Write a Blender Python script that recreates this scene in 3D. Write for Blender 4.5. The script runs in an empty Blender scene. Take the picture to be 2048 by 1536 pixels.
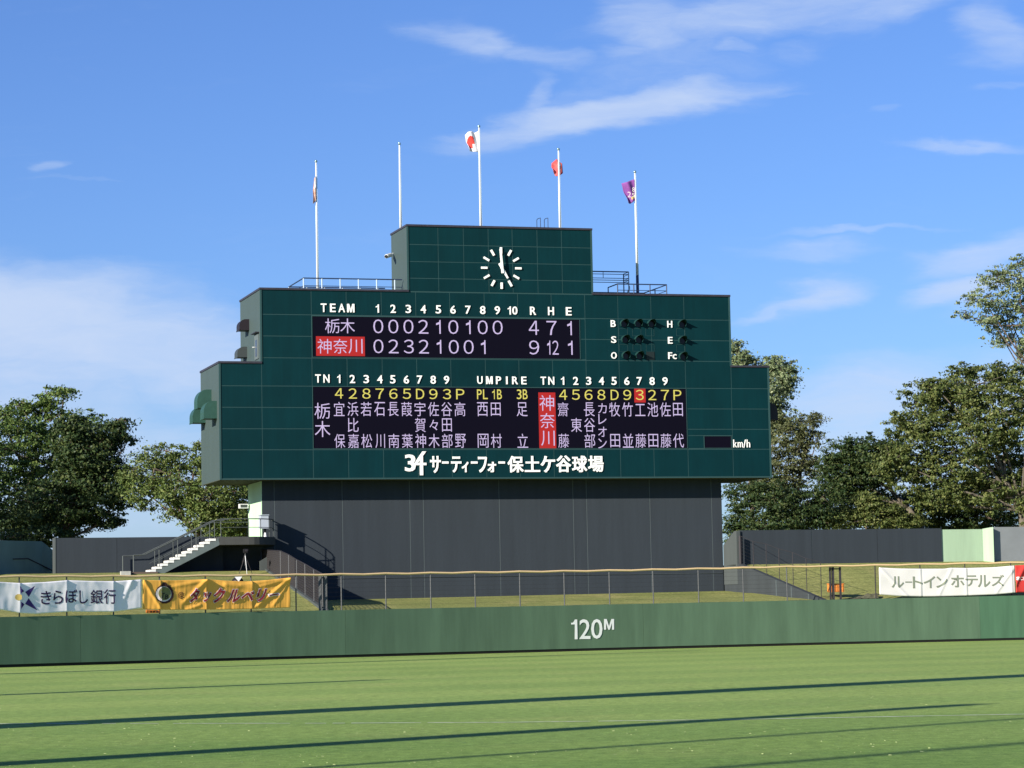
import bpy, bmesh, math, random
import numpy as np
from mathutils import Vector, noise as mnoise
random.seed(7)
rng = np.random.default_rng(7)
scene = bpy.context.scene
COL = scene.collection
R = math.radians

# ------------------------------------------------------------------ camera
F_PX, PITCH, ROLL, PHI = 5434.3, R(4.904), R(1.0888), R(16.267)
HC, D0 = 1.75, 150.0
cam_d = bpy.data.cameras.new('camera')
cam = bpy.data.objects.new('camera', cam_d)
COL.objects.link(cam)
cam_d.sensor_fit = 'HORIZONTAL'
cam_d.sensor_width = 36.0
cam_d.lens = 36.0 * F_PX / 2048.0
cam_d.clip_start = 0.5
cam_d.clip_end = 6000
cam.location = (0, 0, HC)
from mathutils import Matrix
cam.matrix_world = Matrix.Translation((0, 0, HC)) @ Matrix.Rotation(math.pi / 2 + PITCH, 4, 'X') @ Matrix.Rotation(-ROLL, 4, 'Z')
scene.camera = cam

# ------------------------------------------------------------------ light
SUN_AZ, SUN_EL = R(45), R(21.5)          # the light travels towards +X +Y
SUN_STRENGTH, SKY_STRENGTH, EXPOSURE = 5.0, 0.05, 0.85
sun_d = bpy.data.lights.new('sun', 'SUN')
sun_d.energy = SUN_STRENGTH
sun_d.angle = R(0.53)
sun_d.color = (1.0, 0.91, 0.79)
sun = bpy.data.objects.new('sun', sun_d)
COL.objects.link(sun)
tdir = Vector((math.sin(SUN_AZ) * math.cos(SUN_EL), math.cos(SUN_AZ) * math.cos(SUN_EL), -math.sin(SUN_EL)))
sun.rotation_euler = tdir.to_track_quat('-Z', 'Y').to_euler()
sun.location = (-60, -60, 60)
scene.view_settings.view_transform = 'Standard'
scene.view_settings.look = 'None'
scene.view_settings.gamma = 1
scene.view_settings.exposure = EXPOSURE
try:
    scene.view_settings.use_curve_mapping = False
except Exception:
    pass


def ray(px, py):
    """direction of a point of the picture (2048 x 1536)"""
    a, b = px - 1024, py - 768
    c, s = math.cos(ROLL), math.sin(ROLL)
    u, v = c * a - s * b, s * a + c * b
    x, y, z = u / F_PX, 1.0, -v / F_PX
    cp, sp = math.cos(PITCH), math.sin(PITCH)
    return (x, cp * y - sp * z, sp * y + cp * z)


def hit(px, py, P, N):
    r = ray(px, py)
    C = (0, 0, HC)
    t = sum((P[i] - C[i]) * N[i] for i in range(3)) / sum(r[i] * N[i] for i in range(3))
    return tuple(C[i] + t * r[i] for i in range(3))


EV = (math.cos(PHI), math.sin(PHI), 0)
NV = (-math.sin(PHI), math.cos(PHI), 0)


def W(s, d, z):          # board frame: s along the face, d behind it, z up
    return (s * EV[0] + d * NV[0], D0 + s * EV[1] + d * NV[1], z)


def LL(p):
    q = (p[0], p[1] - D0)
    return (q[0] * EV[0] + q[1] * EV[1], q[0] * NV[0] + q[1] * NV[1], p[2])


def face(px, py, d=0.0):
    return LL(hit(px, py, W(0, d, 0), NV))


def side(px, py, s):
    return LL(hit(px, py, W(s, 0, 0), EV))


# ------------------------------------------------------------------ sky
world = bpy.data.worlds.new('World')
scene.world = world
world.use_nodes = True
nt = world.node_tree
nt.nodes.clear()


def N(tree, typ, **kw):
    n = tree.nodes.new(typ)
    for k, v in kw.items():
        if k == 'inp':
            for i, val in v.items():
                n.inputs[i].default_value = val
        else:
            setattr(n, k, v)
    return n


def math_node(tree, op, a, b=None, clamp=False):
    n = tree.nodes.new('ShaderNodeMath')
    n.operation = op
    n.use_clamp = clamp
    for i, v in enumerate((a, b)):
        if v is None:
            continue
        if isinstance(v, (int, float)):
            n.inputs[i].default_value = v
        else:
            tree.links.new(v, n.inputs[i])
    return n.outputs[0]


sky = N(nt, 'ShaderNodeTexSky', sky_type='NISHITA', sun_disc=False)
sky.sun_elevation = SUN_EL
sky.sun_rotation = math.atan2(-tdir.x, -tdir.y)
sky.altitude = 0
sky.air_density = 1.0
sky.dust_density = 0.3
sky.ozone_density = 2.2
tc = N(nt, 'ShaderNodeTexCoord')
sep = N(nt, 'ShaderNodeSeparateXYZ')
nt.links.new(tc.outputs['Generated'], sep.inputs[0])
ysafe = math_node(nt, 'MAXIMUM', sep.outputs['Y'], 0.08)
uu = math_node(nt, 'DIVIDE', sep.outputs['X'], ysafe)
ww = math_node(nt, 'DIVIDE', sep.outputs['Z'], ysafe)
comb = N(nt, 'ShaderNodeCombineXYZ')
nt.links.new(uu, comb.inputs[0])
nt.links.new(ww, comb.inputs[1])
# domain warp
warp = N(nt, 'ShaderNodeTexNoise', inp={'Scale': 26.0, 'Detail': 5.0, 'Roughness': 0.55})
stretch = N(nt, 'ShaderNodeMapping')
stretch.inputs['Scale'].default_value = (0.55, 1.6, 1)
nt.links.new(comb.outputs[0], stretch.inputs[0])
nt.links.new(stretch.outputs[0], warp.inputs['Vector'])
wsub = N(nt, 'ShaderNodeVectorMath', operation='SUBTRACT')
wsub.inputs[1].default_value = (0.5, 0.5, 0.5)
nt.links.new(warp.outputs['Color'], wsub.inputs[0])
wsc = N(nt, 'ShaderNodeVectorMath', operation='MULTIPLY')
wsc.inputs[1].default_value = (0.055, 0.026, 0)
nt.links.new(wsub.outputs[0], wsc.inputs[0])
wadd = N(nt, 'ShaderNodeVectorMath', operation='ADD')
nt.links.new(comb.outputs[0], wadd.inputs[0])
nt.links.new(wsc.outputs[0], wadd.inputs[1])
# wispy clouds: soft ellipses at their directions (px, py, half width, half height, tilt deg, density)
CLOUDS = [(930, 82, 120, 46, -8, .60), (1060, 115, 160, 34, -14, .42), (1290, 55, 120, 70, -10, .55), (1260, 110, 110, 30, 5, .35),
          (1500, 30, 340, 60, 6, .60), (1750, 25, 190, 42, 8, .50), (1990, 60, 100, 70, -20, .52), (1620, 100, 90, 26, 8, .30),
          (1480, 100, 60, 14, 0, .4), (1500, 190, 110, 8, 4, .25), (1100, 205, 60, 45, -50, .45), (1230, 225, 340, 44, 11, .80), (1040, 262, 190, 36, 8, .55), (1180, 185, 130, 30, 20, .3), (1350, 130, 260, 60, 4, .30),
          (1380, 190, 190, 12, 6, .55), (1950, 290, 180, 15, -1, .5), (1770, 215, 60, 14, 8, .3), (1980, 180, 90, 14, 8, .28),
          (105, 342, 34, 15, 5, .38), (180, 372, 120, 5, -4, .22),
          (60, 640, 430, 120, -6, .90), (330, 690, 330, 130, -14, .70), (-60, 740, 560, 210, 0, .70), (150, 960, 700, 190, 0, .62),
          (1640, 590, 125, 44, 12, .70), (1545, 628, 95, 13, 10, .5), (1640, 505, 150, 24, 4, .42), (1720, 460, 240, 9, 5, .38), (1980, 500, 160, 44, 10, .65),
          (1930, 575, 130, 40, 8, .72), (1850, 600, 60, 6, 6, .3), (1860, 790, 430, 95, 6, .72), (1700, 920, 560, 150, 0, .62), (1560, 710, 90, 12, 8, .2)]
dens = None
for px, py, hw, hh, tilt, st in CLOUDS:
    r_ = ray(px, py)
    mp = N(nt, 'ShaderNodeMapping', vector_type='TEXTURE')
    mp.inputs['Location'].default_value = (r_[0] / r_[1], r_[2] / r_[1], 0)
    mp.inputs['Rotation'].default_value = (0, 0, R(tilt))
    mp.inputs['Scale'].default_value = (hw * 1.45 / F_PX, hh * 1.6 / F_PX, 1)
    nt.links.new(wadd.outputs[0], mp.inputs[0])
    ln = N(nt, 'ShaderNodeVectorMath', operation='LENGTH')
    nt.links.new(mp.outputs[0], ln.inputs[0])
    mr = N(nt, 'ShaderNodeMapRange', interpolation_type='SMOOTHERSTEP')
    mr.inputs['From Min'].default_value = 1.0
    mr.inputs['From Max'].default_value = 0.1
    mr.inputs['To Max'].default_value = st
    nt.links.new(ln.outputs['Value'], mr.inputs['Value'])
    dens = mr.outputs[0] if dens is None else math_node(nt, 'MAXIMUM', dens, mr.outputs[0])
# fibres: the noise eats the edges of the soft shapes and combs their bodies
def fibre(scale, sx, sy, rot, detail, off):
    f_ = N(nt, 'ShaderNodeTexNoise', inp={'Scale': scale, 'Detail': detail, 'Roughness': 0.62})
    m_ = N(nt, 'ShaderNodeMapping')
    m_.inputs['Rotation'].default_value = (0, 0, R(rot))
    m_.inputs['Scale'].default_value = (sx, sy, 1)
    m_.inputs['Location'].default_value = (off, off, 0)
    nt.links.new(wadd.outputs[0], m_.inputs[0])
    nt.links.new(m_.outputs[0], f_.inputs['Vector'])
    return math_node(nt, 'SUBTRACT', f_.outputs['Fac'], 0.5)


fb = math_node(nt, 'ADD', math_node(nt, 'MULTIPLY', fibre(34, .45, 1.5, -12, 6, 3.1), 1.25), math_node(nt, 'MULTIPLY', fibre(120, .3, 1.9, -9, 5, 7.7), .55))
body = math_node(nt, 'ADD', math_node(nt, 'MULTIPLY', dens, 1.12), math_node(nt, 'MULTIPLY', fb, .62))
er = N(nt, 'ShaderNodeMapRange', interpolation_type='SMOOTHSTEP')
er.inputs['From Min'].default_value = .03
er.inputs['From Max'].default_value = 1.2
er.inputs['To Max'].default_value = .92
nt.links.new(body, er.inputs['Value'])
dens = er.outputs[0]
# nothing of this pattern behind the camera
front = N(nt, 'ShaderNodeMapRange')
front.inputs['From Min'].default_value = 0.1
front.inputs['From Max'].default_value = 0.3
nt.links.new(sep.outputs['Y'], front.inputs['Value'])
dens = math_node(nt, 'MULTIPLY', dens, front.outputs[0], clamp=True)
# grade of the clear sky: a little bluer than the model's
grade = N(nt, 'ShaderNodeMix', data_type='RGBA', blend_type='MULTIPLY')
grade.inputs['Factor'].default_value = 1.0
grade.inputs['B'].default_value = (0.72, 1.0, 1.66, 1)
nt.links.new(sky.outputs[0], grade.inputs['A'])
cmix = N(nt, 'ShaderNodeMix', data_type='RGBA')
cmix.inputs['B'].default_value = (6.6, 7.9, 10.4, 1)
nt.links.new(dens, cmix.inputs['Factor'])
nt.links.new(grade.outputs['Result'], cmix.inputs['A'])
bg = N(nt, 'ShaderNodeBackground')
bg.inputs['Strength'].default_value = SKY_STRENGTH
wo = N(nt, 'ShaderNodeOutputWorld')
nt.links.new(cmix.outputs['Result'], bg.inputs['Color'])
nt.links.new(bg.outputs[0], wo.inputs[0])

# ------------------------------------------------------------------ materials
MATS = {}


def mat(name, col, rough=0.8, var=0.0, tone=0.0, scale=3.0, streak=None, bump=0.0, bscale=40.0, metal=0.0, emit=None, spec=0.3, col2=None, detail=4.0):
    m = bpy.data.materials.new(name)
    m.use_nodes = True
    t = m.node_tree
    b = t.nodes['Principled BSDF']
    b.inputs['Roughness'].default_value = rough
    b.inputs['Metallic'].default_value = metal
    b.inputs['Specular IOR Level'].default_value = spec
    b.inputs['Base Color'].default_value = (*col, 1)
    if emit:
        b.inputs['Emission Color'].default_value = (*emit[0], 1)
        b.inputs['Emission Strength'].default_value = emit[1]
    geo = t.nodes.new('ShaderNodeNewGeometry')
    if var or col2:
        nz = N(t, 'ShaderNodeTexNoise', inp={'Scale': scale, 'Detail': detail, 'Roughness': 0.6})
        mp = t.nodes.new('ShaderNodeMapping')
        mp.inputs['Scale'].default_value = streak or (1, 1, 1)
        t.links.new(geo.outputs['Position'], mp.inputs[0])
        t.links.new(mp.outputs[0], nz.inputs['Vector'])
        rp = t.nodes.new('ShaderNodeValToRGB')
        rp.color_ramp.elements[0].position = 0.32
        rp.color_ramp.elements[1].position = 0.7
        c2 = col2 or tuple(c * (1 + var) for c in col)
        c1 = col if col2 else tuple(c * (1 - var) for c in col)
        rp.color_ramp.elements[0].color = (*c1, 1)
        rp.color_ramp.elements[1].color = (*c2, 1)
        t.links.new(nz.outputs['Fac'], rp.inputs[0])
        t.links.new(rp.outputs[0], b.inputs['Base Color'])
        if tone:     # every panel was painted and has weathered a little differently
            oi = t.nodes.new('ShaderNodeObjectInfo')
            mr = N(t, 'ShaderNodeMapRange')
            mr.inputs['To Min'].default_value = 1 - tone
            mr.inputs['To Max'].default_value = 1 + tone
            t.links.new(oi.outputs['Random'], mr.inputs['Value'])
            st_ = N(t, 'ShaderNodeTexNoise', inp={'Scale': 2.2, 'Detail': 5.0, 'Roughness': 0.7})
            sm = t.nodes.new('ShaderNodeMapping')
            sm.inputs['Scale'].default_value = (2.4, 2.4, .10)
            t.links.new(geo.outputs['Position'], sm.inputs[0])
            t.links.new(sm.outputs[0], st_.inputs['Vector'])
            sr = N(t, 'ShaderNodeMapRange')
            sr.inputs['From Min'].default_value = .45
            sr.inputs['From Max'].default_value = .75
            sr.inputs['To Min'].default_value = 1.0
            sr.inputs['To Max'].default_value = 1.0 + tone * 2.2
            t.links.new(st_.outputs['Fac'], sr.inputs['Value'])
            f_ = math_node(t, 'MULTIPLY', mr.outputs[0], sr.outputs[0])
            vm = N(t, 'ShaderNodeVectorMath', operation='SCALE')
            t.links.new(rp.outputs[0], vm.inputs[0])
            t.links.new(f_, vm.inputs['Scale'])
            t.links.new(vm.outputs[0], b.inputs['Base Color'])
    if bump:
        bz = N(t, 'ShaderNodeTexNoise', inp={'Scale': bscale, 'Detail': 3.0})
        t.links.new(geo.outputs['Position'], bz.inputs['Vector'])
        bp = t.nodes.new('ShaderNodeBump')
        bp.inputs['Strength'].default_value = bump
        bp.inputs['Distance'].default_value = 0.02
        t.links.new(bz.outputs['Fac'], bp.inputs['Height'])
        t.links.new(bp.outputs[0], b.inputs['Normal'])
    MATS[name] = m
    return m


mat('board_green', (.0008, .0225, .0275), rough=.6, var=.10, tone=.07, scale=.9, streak=(1, 1, .5), spec=.12, bump=.05, bscale=6)
mat('joint_green', (.019, .058, .060), rough=.7)
mat('side_grey_green', (.050, .076, .074), rough=.6, var=.05, scale=.8, streak=(1, 1, .2))
mat('side_door', (.10, .125, .12), rough=.5)
mat('coping_brown', (.035, .033, .045), rough=.5, var=.2)
mat('soffit_olive', (.055, .06, .035), rough=.9, var=.2)
mat('screen_black', (.0035, .003, .009), rough=.8, spec=.05)
mat('screen_red', (.16, .012, .012), rough=.8, emit=((.62, .03, .03), .25), spec=.05)
mat('screen_text', (.06, .05, .07), rough=.8, emit=((.62, .52, .80), .52), spec=.05)
mat('screen_yellow', (.06, .06, .02), rough=.8, emit=((.74, .66, .14), .52), spec=.05)
mat('white_paint', (.86, .87, .84), rough=.55, var=.03)
mat('lamp_dark', (.012, .02, .02), rough=.5)
mat('lamp_lens', (.008, .006, .007), rough=.2)
mat('hood_green', (.026, .074, .058), rough=.45, var=.1)
mat('hood_grey', (.045, .055, .055), rough=.5)
mat('hood_black', (.018, .014, .018), rough=.5)
mat('wall_charcoal', (.0265, .035, .044), rough=.85, var=.08, tone=.03, scale=1.4, streak=(1.6, 1.6, .12), bump=.25, bscale=9)
mat('wall_joint', (.075, .095, .10), rough=.8)
mat('wall_grey_light', (.060, .072, .072), rough=.85, var=.07, scale=1.5, streak=(1, 1, .2))
mat('wall_side_grey', (.034, .042, .047), rough=.85, var=.12, scale=1.2, streak=(1, 1, .3), bump=.2, bscale=9)
mat('wall_mint', (.46, .66, .45), rough=.75, var=.05, scale=1.2, streak=(1, 1, .15))
mat('wall_mint_pale', (.33, .46, .31), rough=.8, var=.12, scale=1.2, streak=(1.5, 1.5, .12), bump=.2)
mat('wall_teal', (.12, .19, .175), rough=.8, var=.15, scale=.8, streak=(1, 1, .5))
mat('wall_plain_grey', (.20, .22, .23), rough=.8, var=.06, scale=1.2)
mat('pad_green', (.105, .175, .108), rough=.6, var=.15, tone=.02, scale=.8, streak=(1.6, 1.6, .22), spec=.2, detail=6)
mat('pad_green_deep', (.078, .165, .096), rough=.6, var=.14, scale=.9, streak=(2.0, 2.0, .2), spec=.2, detail=6)
mat('gap_black', (.012, .012, .01), rough=.8)  # near-black colour for the shade in the gap under the wall padding
mat('rail_yellow', (.72, .52, .27), rough=.5, var=.06, scale=2)
mat('post_grey', (.075, .08, .085), rough=.5, metal=.2)
mat('post_dark', (.022, .02, .024), rough=.6)
mat('mesh_dark', (.03, .028, .03), rough=.7)
mat('steel_rail', (.10, .115, .11), rough=.45, metal=.4)
mat('rail_navy', (.022, .035, .075), rough=.45)
mat('rail_pale', (.42, .52, .60), rough=.45)
mat('pole_white', (.74, .78, .78), rough=.35, metal=.1)
mat('pole_base_navy', (.045, .05, .12), rough=.5)
mat('finial', (.30, .42, .46), rough=.2, metal=.6)
mat('concrete', (.36, .37, .34), rough=.9, var=.15, scale=4, bump=.3)
mat('step_white', (.66, .69, .66), rough=.8, var=.1, scale=5)
mat('step_brown', (.10, .075, .06), rough=.9)
mat('stringer_grey', (.10, .13, .13), rough=.75, var=.1, scale=3)
mat('deck_grey', (.055, .058, .055), rough=.85, var=.12, scale=2)
mat('cabinet_grey', (.38, .43, .48), rough=.5)
mat('camera_white', (.7, .72, .72), rough=.4)
mat('glass_dark', (.05, .055, .06), rough=.15)
mat('alu', (.55, .56, .54), rough=.35, metal=.5)
mat('black_plastic', (.012, .012, .014), rough=.5)
mat('orange', (.62, .22, .045), rough=.6, var=.12, scale=8)
mat('cloth_white', (.86, .84, .88), rough=.85, spec=.1)
mat('cloth_cream', (.78, .75, .72), rough=.85, spec=.1)
mat('cloth_yellow', (.88, .45, .085), rough=.8, spec=.1, var=.05, scale=1)
mat('cloth_red', (.58, .05, .045), rough=.8, spec=.1)
mat('cloth_orange', (.68, .19, .03), rough=.8)
mat('ink_navy', (.035, .02, .07), rough=.8)
mat('ink_purple', (.05, .025, .15), rough=.8)
mat('ink_gold', (.62, .46, .14), rough=.8)
mat('ink_maroon', (.24, .018, .028), rough=.8)
mat('ink_brown', (.055, .022, .02), rough=.8)
mat('ink_olive', (.20, .20, .08), rough=.8)
mat('ink_sage', (.24, .27, .20), rough=.8)
mat('ink_white', (.78, .70, .68), rough=.8)
mat('ink_black', (.02, .018, .02), rough=.8)
mat('flag_white', (.82, .78, .80), rough=.8)
mat('flag_red', (.62, .05, .04), rough=.8)
mat('flag_purple', (.20, .06, .26), rough=.8, var=.15, scale=5)
mat('flag_crimson', (.46, .035, .045), rough=.8, col2=(.62, .16, .15), scale=3)
mat('flag_bronze', (.30, .15, .10), rough=.8, col2=(.62, .42, .36), scale=4)
mat('bark', (.11, .085, .065), rough=.95, var=.3, scale=6, streak=(1, 1, .3), bump=.5, bscale=12)
mat('bark_pale', (.12, .105, .082), rough=.95, var=.25, scale=6, streak=(1, 1, .3))
mat('sheeting_olive', (.10, .10, .06), rough=.9, var=.2)
mat('dry_litter', (.34, .40, .17), rough=1)


def leaf_mat(name, c1, c2, c3):
    m = bpy.data.materials.new(name)
    m.use_nodes = True
    t = m.node_tree
    b = t.nodes['Principled BSDF']
    b.inputs['Roughness'].default_value = .55
    b.inputs['Specular IOR Level'].default_value = .25
    g = t.nodes.new('ShaderNodeNewGeometry')
    rp = t.nodes.new('ShaderNodeValToRGB')
    e = rp.color_ramp.elements
    e[0].color = (*c1, 1)
    e[1].color = (*c3, 1)
    k = e.new(.55)
    k.color = (*c2, 1)
    t.links.new(g.outputs['Random Per Island'], rp.inputs[0])
    t.links.new(rp.outputs[0], b.inputs['Base Color'])
    tr = t.nodes.new('ShaderNodeBsdfTranslucent')
    t.links.new(rp.outputs[0], tr.inputs[0])
    mx = t.nodes.new('ShaderNodeMixShader')
    mx.inputs[0].default_value = .22
    t.links.new(b.outputs[0], mx.inputs[1])
    t.links.new(tr.outputs[0], mx.inputs[2])
    t.links.new(mx.outputs[0], t.nodes['Material Output'].inputs[0])
    MATS[name] = m


leaf_mat('leaf_green', (.055, .105, .026), (.100, .165, .038), (.180, .225, .060))
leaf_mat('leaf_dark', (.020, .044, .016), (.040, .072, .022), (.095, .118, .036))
leaf_mat('leaf_olive', (.052, .082, .022), (.098, .130, .036), (.180, .195, .062))
leaf_mat('leaf_pale', (.110, .160, .070), (.185, .240, .110), (.29, .32, .18))
leaf_mat('leaf_lime', (.062, .105, .026), (.110, .158, .040), (.195, .225, .072))
leaf_mat('leaf_brown', (.070, .085, .034), (.105, .125, .046), (.150, .150, .075))


def grass_mat(name, base, hi, dry, bands=False):
    m = bpy.data.materials.new(name)
    m.use_nodes = True
    t = m.node_tree
    b = t.nodes['Principled BSDF']
    b.inputs['Roughness'].default_value = .9
    b.inputs['Specular IOR Level'].default_value = .1
    g = t.nodes.new('ShaderNodeNewGeometry')

    def nz(scale, sc, detail=4, rough=.6):
        mp = t.nodes.new('ShaderNodeMapping')
        mp.inputs['Scale'].default_value = sc
        t.links.new(g.outputs['Position'], mp.inputs[0])
        n = N(t, 'ShaderNodeTexNoise', inp={'Scale': scale, 'Detail': detail, 'Roughness': rough})
        t.links.new(mp.outputs[0], n.inputs['Vector'])
        return n.outputs['Fac']

    def ramp(fac, p0, p1, c0, c1):
        r = t.nodes.new('ShaderNodeValToRGB')
        r.color_ramp.elements[0].position = p0
        r.color_ramp.elements[1].position = p1
        r.color_ramp.elements[0].color = (*c0, 1)
        r.color_ramp.elements[1].color = (*c1, 1)
        t.links.new(fac, r.inputs[0])
        return r.outputs[0]

    def mixc(fac, a, bb, blend='MIX'):
        mx = N(t, 'ShaderNodeMix', data_type='RGBA', blend_type=blend)
        if isinstance(fac, float):
            mx.inputs['Factor'].default_value = fac
        else:
            t.links.new(fac, mx.inputs['Factor'])
        t.links.new(a, mx.inputs['A'])
        if isinstance(bb, tuple):
            mx.inputs['B'].default_value = (*bb, 1)
        else:
            t.links.new(bb, mx.inputs['B'])
        return mx.outputs['Result']
    c = ramp(nz(.11, (1, .55, 1), 5), .35, .68, base, hi)
    dryf = ramp(nz(.33, (1, .5, 1), 6, .7), .52, .74, (0, 0, 0), (.55, .55, .55))
    c = mixc(dryf, c, dry)
    if bands:
        wv = N(t, 'ShaderNodeTexWave', wave_type='BANDS', bands_direction='Y', inp={'Scale': .035, 'Distortion': .8, 'Detail': 1.0, 'Detail Scale': .3})
        mp = t.nodes.new('ShaderNodeMapping')
        mp.inputs['Rotation'].default_value = (0, 0, R(-26))
        t.links.new(g.outputs['Position'], mp.inputs[0])
        t.links.new(mp.outputs[0], wv.inputs['Vector'])
        wr = ramp(wv.outputs['Fac'], .4, .6, (.93, .96, .93), (1.06, 1.04, 1.02))
        c = mixc(1.0, c, wr, 'MULTIPLY')
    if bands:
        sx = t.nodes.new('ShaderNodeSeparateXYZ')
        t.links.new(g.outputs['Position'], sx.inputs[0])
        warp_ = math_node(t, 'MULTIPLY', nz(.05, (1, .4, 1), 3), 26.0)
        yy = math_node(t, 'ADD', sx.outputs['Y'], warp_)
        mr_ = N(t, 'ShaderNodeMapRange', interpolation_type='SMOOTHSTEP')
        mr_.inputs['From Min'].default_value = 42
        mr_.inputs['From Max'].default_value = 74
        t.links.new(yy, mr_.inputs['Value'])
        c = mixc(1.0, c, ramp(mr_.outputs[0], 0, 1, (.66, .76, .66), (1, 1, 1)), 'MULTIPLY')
    fine = ramp(nz(5.0, (1, .6, 1), 8, .75), .34, .68, (.66, .70, .62), (1.30, 1.28, 1.22))
    c = mixc(1.0, c, fine, 'MULTIPLY')
    fine2 = ramp(nz(32.0, (1, .7, 1), 3, .6), .36, .66, (.72, .74, .70), (1.24, 1.22, 1.16))
    c = mixc(1.0, c, fine2, 'MULTIPLY')
    t.links.new(c, b.inputs['Base Color'])
    bp = t.nodes.new('ShaderNodeBump')
    bp.inputs['Strength'].default_value = .5
    bp.inputs['Distance'].default_value = .02
    t.links.new(nz(22.0, (1, 1, 1), 4, .7), bp.inputs['Height'])
    t.links.new(bp.outputs[0], b.inputs['Normal'])
    MATS[name] = m


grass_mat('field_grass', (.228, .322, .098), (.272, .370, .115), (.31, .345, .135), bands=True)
grass_mat('bank_grass', (.20, .225, .080), (.28, .28, .11), (.40, .35, .17))

# ------------------------------------------------------------------ mesh tools
ORIG = {}


class MB:
    def __init__(self, T=None):
        self.v, self.f, self.T = [], [], T or (lambda x, y, z: (x, y, z))

    def pts(self, ps):
        i = len(self.v)
        self.v += [self.T(*p) for p in ps]
        return i

    def poly(self, ps):
        i = self.pts(ps)
        self.f.append(tuple(range(i, i + len(ps))))
        return self

    def box(self, x0, x1, y0, y1, z0, z1):
        i = self.pts([(x0, y0, z0), (x1, y0, z0), (x1, y1, z0), (x0, y1, z0), (x0, y0, z1), (x1, y0, z1), (x1, y1, z1), (x0, y1, z1)])
        for q in ((0, 3, 2, 1), (4, 5, 6, 7), (0, 1, 5, 4), (1, 2, 6, 5), (2, 3, 7, 6), (3, 0, 4, 7)):
            self.f.append(tuple(i + k for k in q))
        return self

    def prism(self, A, B):
        """closed solid between two equal point loops A and B"""
        n = len(A)
        i = self.pts(list(A) + list(B))
        self.f.append(tuple(i + k for k in range(n)))
        self.f.append(tuple(i + n + k for k in reversed(range(n))))
        for k in range(n):
            j = (k + 1) % n
            self.f.append((i + j, i + k, i + n + k, i + n + j))
        return self

    def tube(self, p0, p1, r0, r1=None, n=6, cap=True):
        r1 = r0 if r1 is None else r1
        a, b = Vector(self.T(*p0)), Vector(self.T(*p1))
        ax = (b - a)
        if ax.length < 1e-6:
            return self
        ax.normalize()
        up = Vector((0, 0, 1)) if abs(ax.z) < .9 else Vector((1, 0, 0))
        x = ax.cross(up).normalized()
        y = ax.cross(x)
        i = len(self.v)
        for c, r in ((a, r0), (b, r1)):
            for k in range(n):
                t = 2 * math.pi * k / n
                self.v.append(tuple(c + x * (math.cos(t) * r) + y * (math.sin(t) * r)))
        for k in range(n):
            j = (k + 1) % n
            self.f.append((i + k, i + j, i + n + j, i + n + k))
        if cap:
            self.f.append(tuple(i + k for k in reversed(range(n))))
            self.f.append(tuple(i + n + k for k in range(n)))
        return self

    def path(self, ps, r, n=6):
        for a, b in zip(ps, ps[1:]):
            self.tube(a, b, r, n=n)
        return self

    def ball(self, c, r, n=8, sz=1.0):
        cc = Vector(self.T(*c))
        i = len(self.v)
        m = n // 2
        for a in range(m + 1):
            th = math.pi * a / m
            for k in range(n):
                ph = 2 * math.pi * k / n
                self.v.append((cc.x + r * math.sin(th) * math.cos(ph), cc.y + r * math.sin(th) * math.sin(ph), cc.z + r * sz * math.cos(th)))
        for a in range(m):
            for k in range(n):
                j = (k + 1) % n
                self.f.append((i + a * n + k, i + (a + 1) * n + k, i + (a + 1) * n + j, i + a * n + j))
        return self


def tag(o, label=None, cat=None, group=None, kind=None):
    if label:
        o['label'] = label
    if cat:
        o['category'] = cat
    if group:
        o['group'] = group
    if kind:
        o['kind'] = kind
    return o


def build(name, mb, material, parent=None, smooth=False, label=None, kind=None):
    me = bpy.data.meshes.new(name)
    org = ORIG.get(parent.name, (0, 0, 0)) if parent else None
    if parent is None:
        org = mb.v[0]
        xs = [p[0] for p in mb.v]; ys = [p[1] for p in mb.v]; zs = [p[2] for p in mb.v]
        org = ((min(xs) + max(xs)) / 2, (min(ys) + max(ys)) / 2, min(zs))
    me.from_pydata([(p[0] - org[0], p[1] - org[1], p[2] - org[2]) for p in mb.v], [], mb.f)
    me.materials.append(MATS[material] if isinstance(material, str) else material)
    if smooth:
        me.polygons.foreach_set('use_smooth', [True] * len(me.polygons))
    me.update()
    o = bpy.data.objects.new(name, me)
    COL.objects.link(o)
    if parent:
        o.parent = parent
        ORIG[o.name] = org
    else:
        o.location = org
        ORIG[o.name] = org
    if label:
        o['label'] = label
    if kind:
        o['kind'] = kind
    return o


def thing(name, label, cat, loc, group=None):
    o = bpy.data.objects.new(name, None)
    o.empty_display_size = .3
    COL.objects.link(o)
    o.location = loc
    ORIG[o.name] = tuple(loc)
    return tag(o, label, cat, group)


def place_part(name, mesh, parent, world_loc, label=None):
    """a part that shares its mesh; the mesh is in world axes about its own origin"""
    o = bpy.data.objects.new(name, mesh)
    COL.objects.link(o)
    o.parent = parent
    pg = ORIG[parent.name]
    o.location = tuple(world_loc[i] - pg[i] for i in range(3))
    ORIG[o.name] = tuple(world_loc)
    if label:
        o['label'] = label
    return o


# glyphs -------------------------------------------------------------
_fc = bpy.data.curves.new('glyph_source', 'FONT')
_fo = bpy.data.objects.new('glyph_source', _fc)
COL.objects.link(_fo)
_fc.resolution_u = 3
_cache = {}


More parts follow.
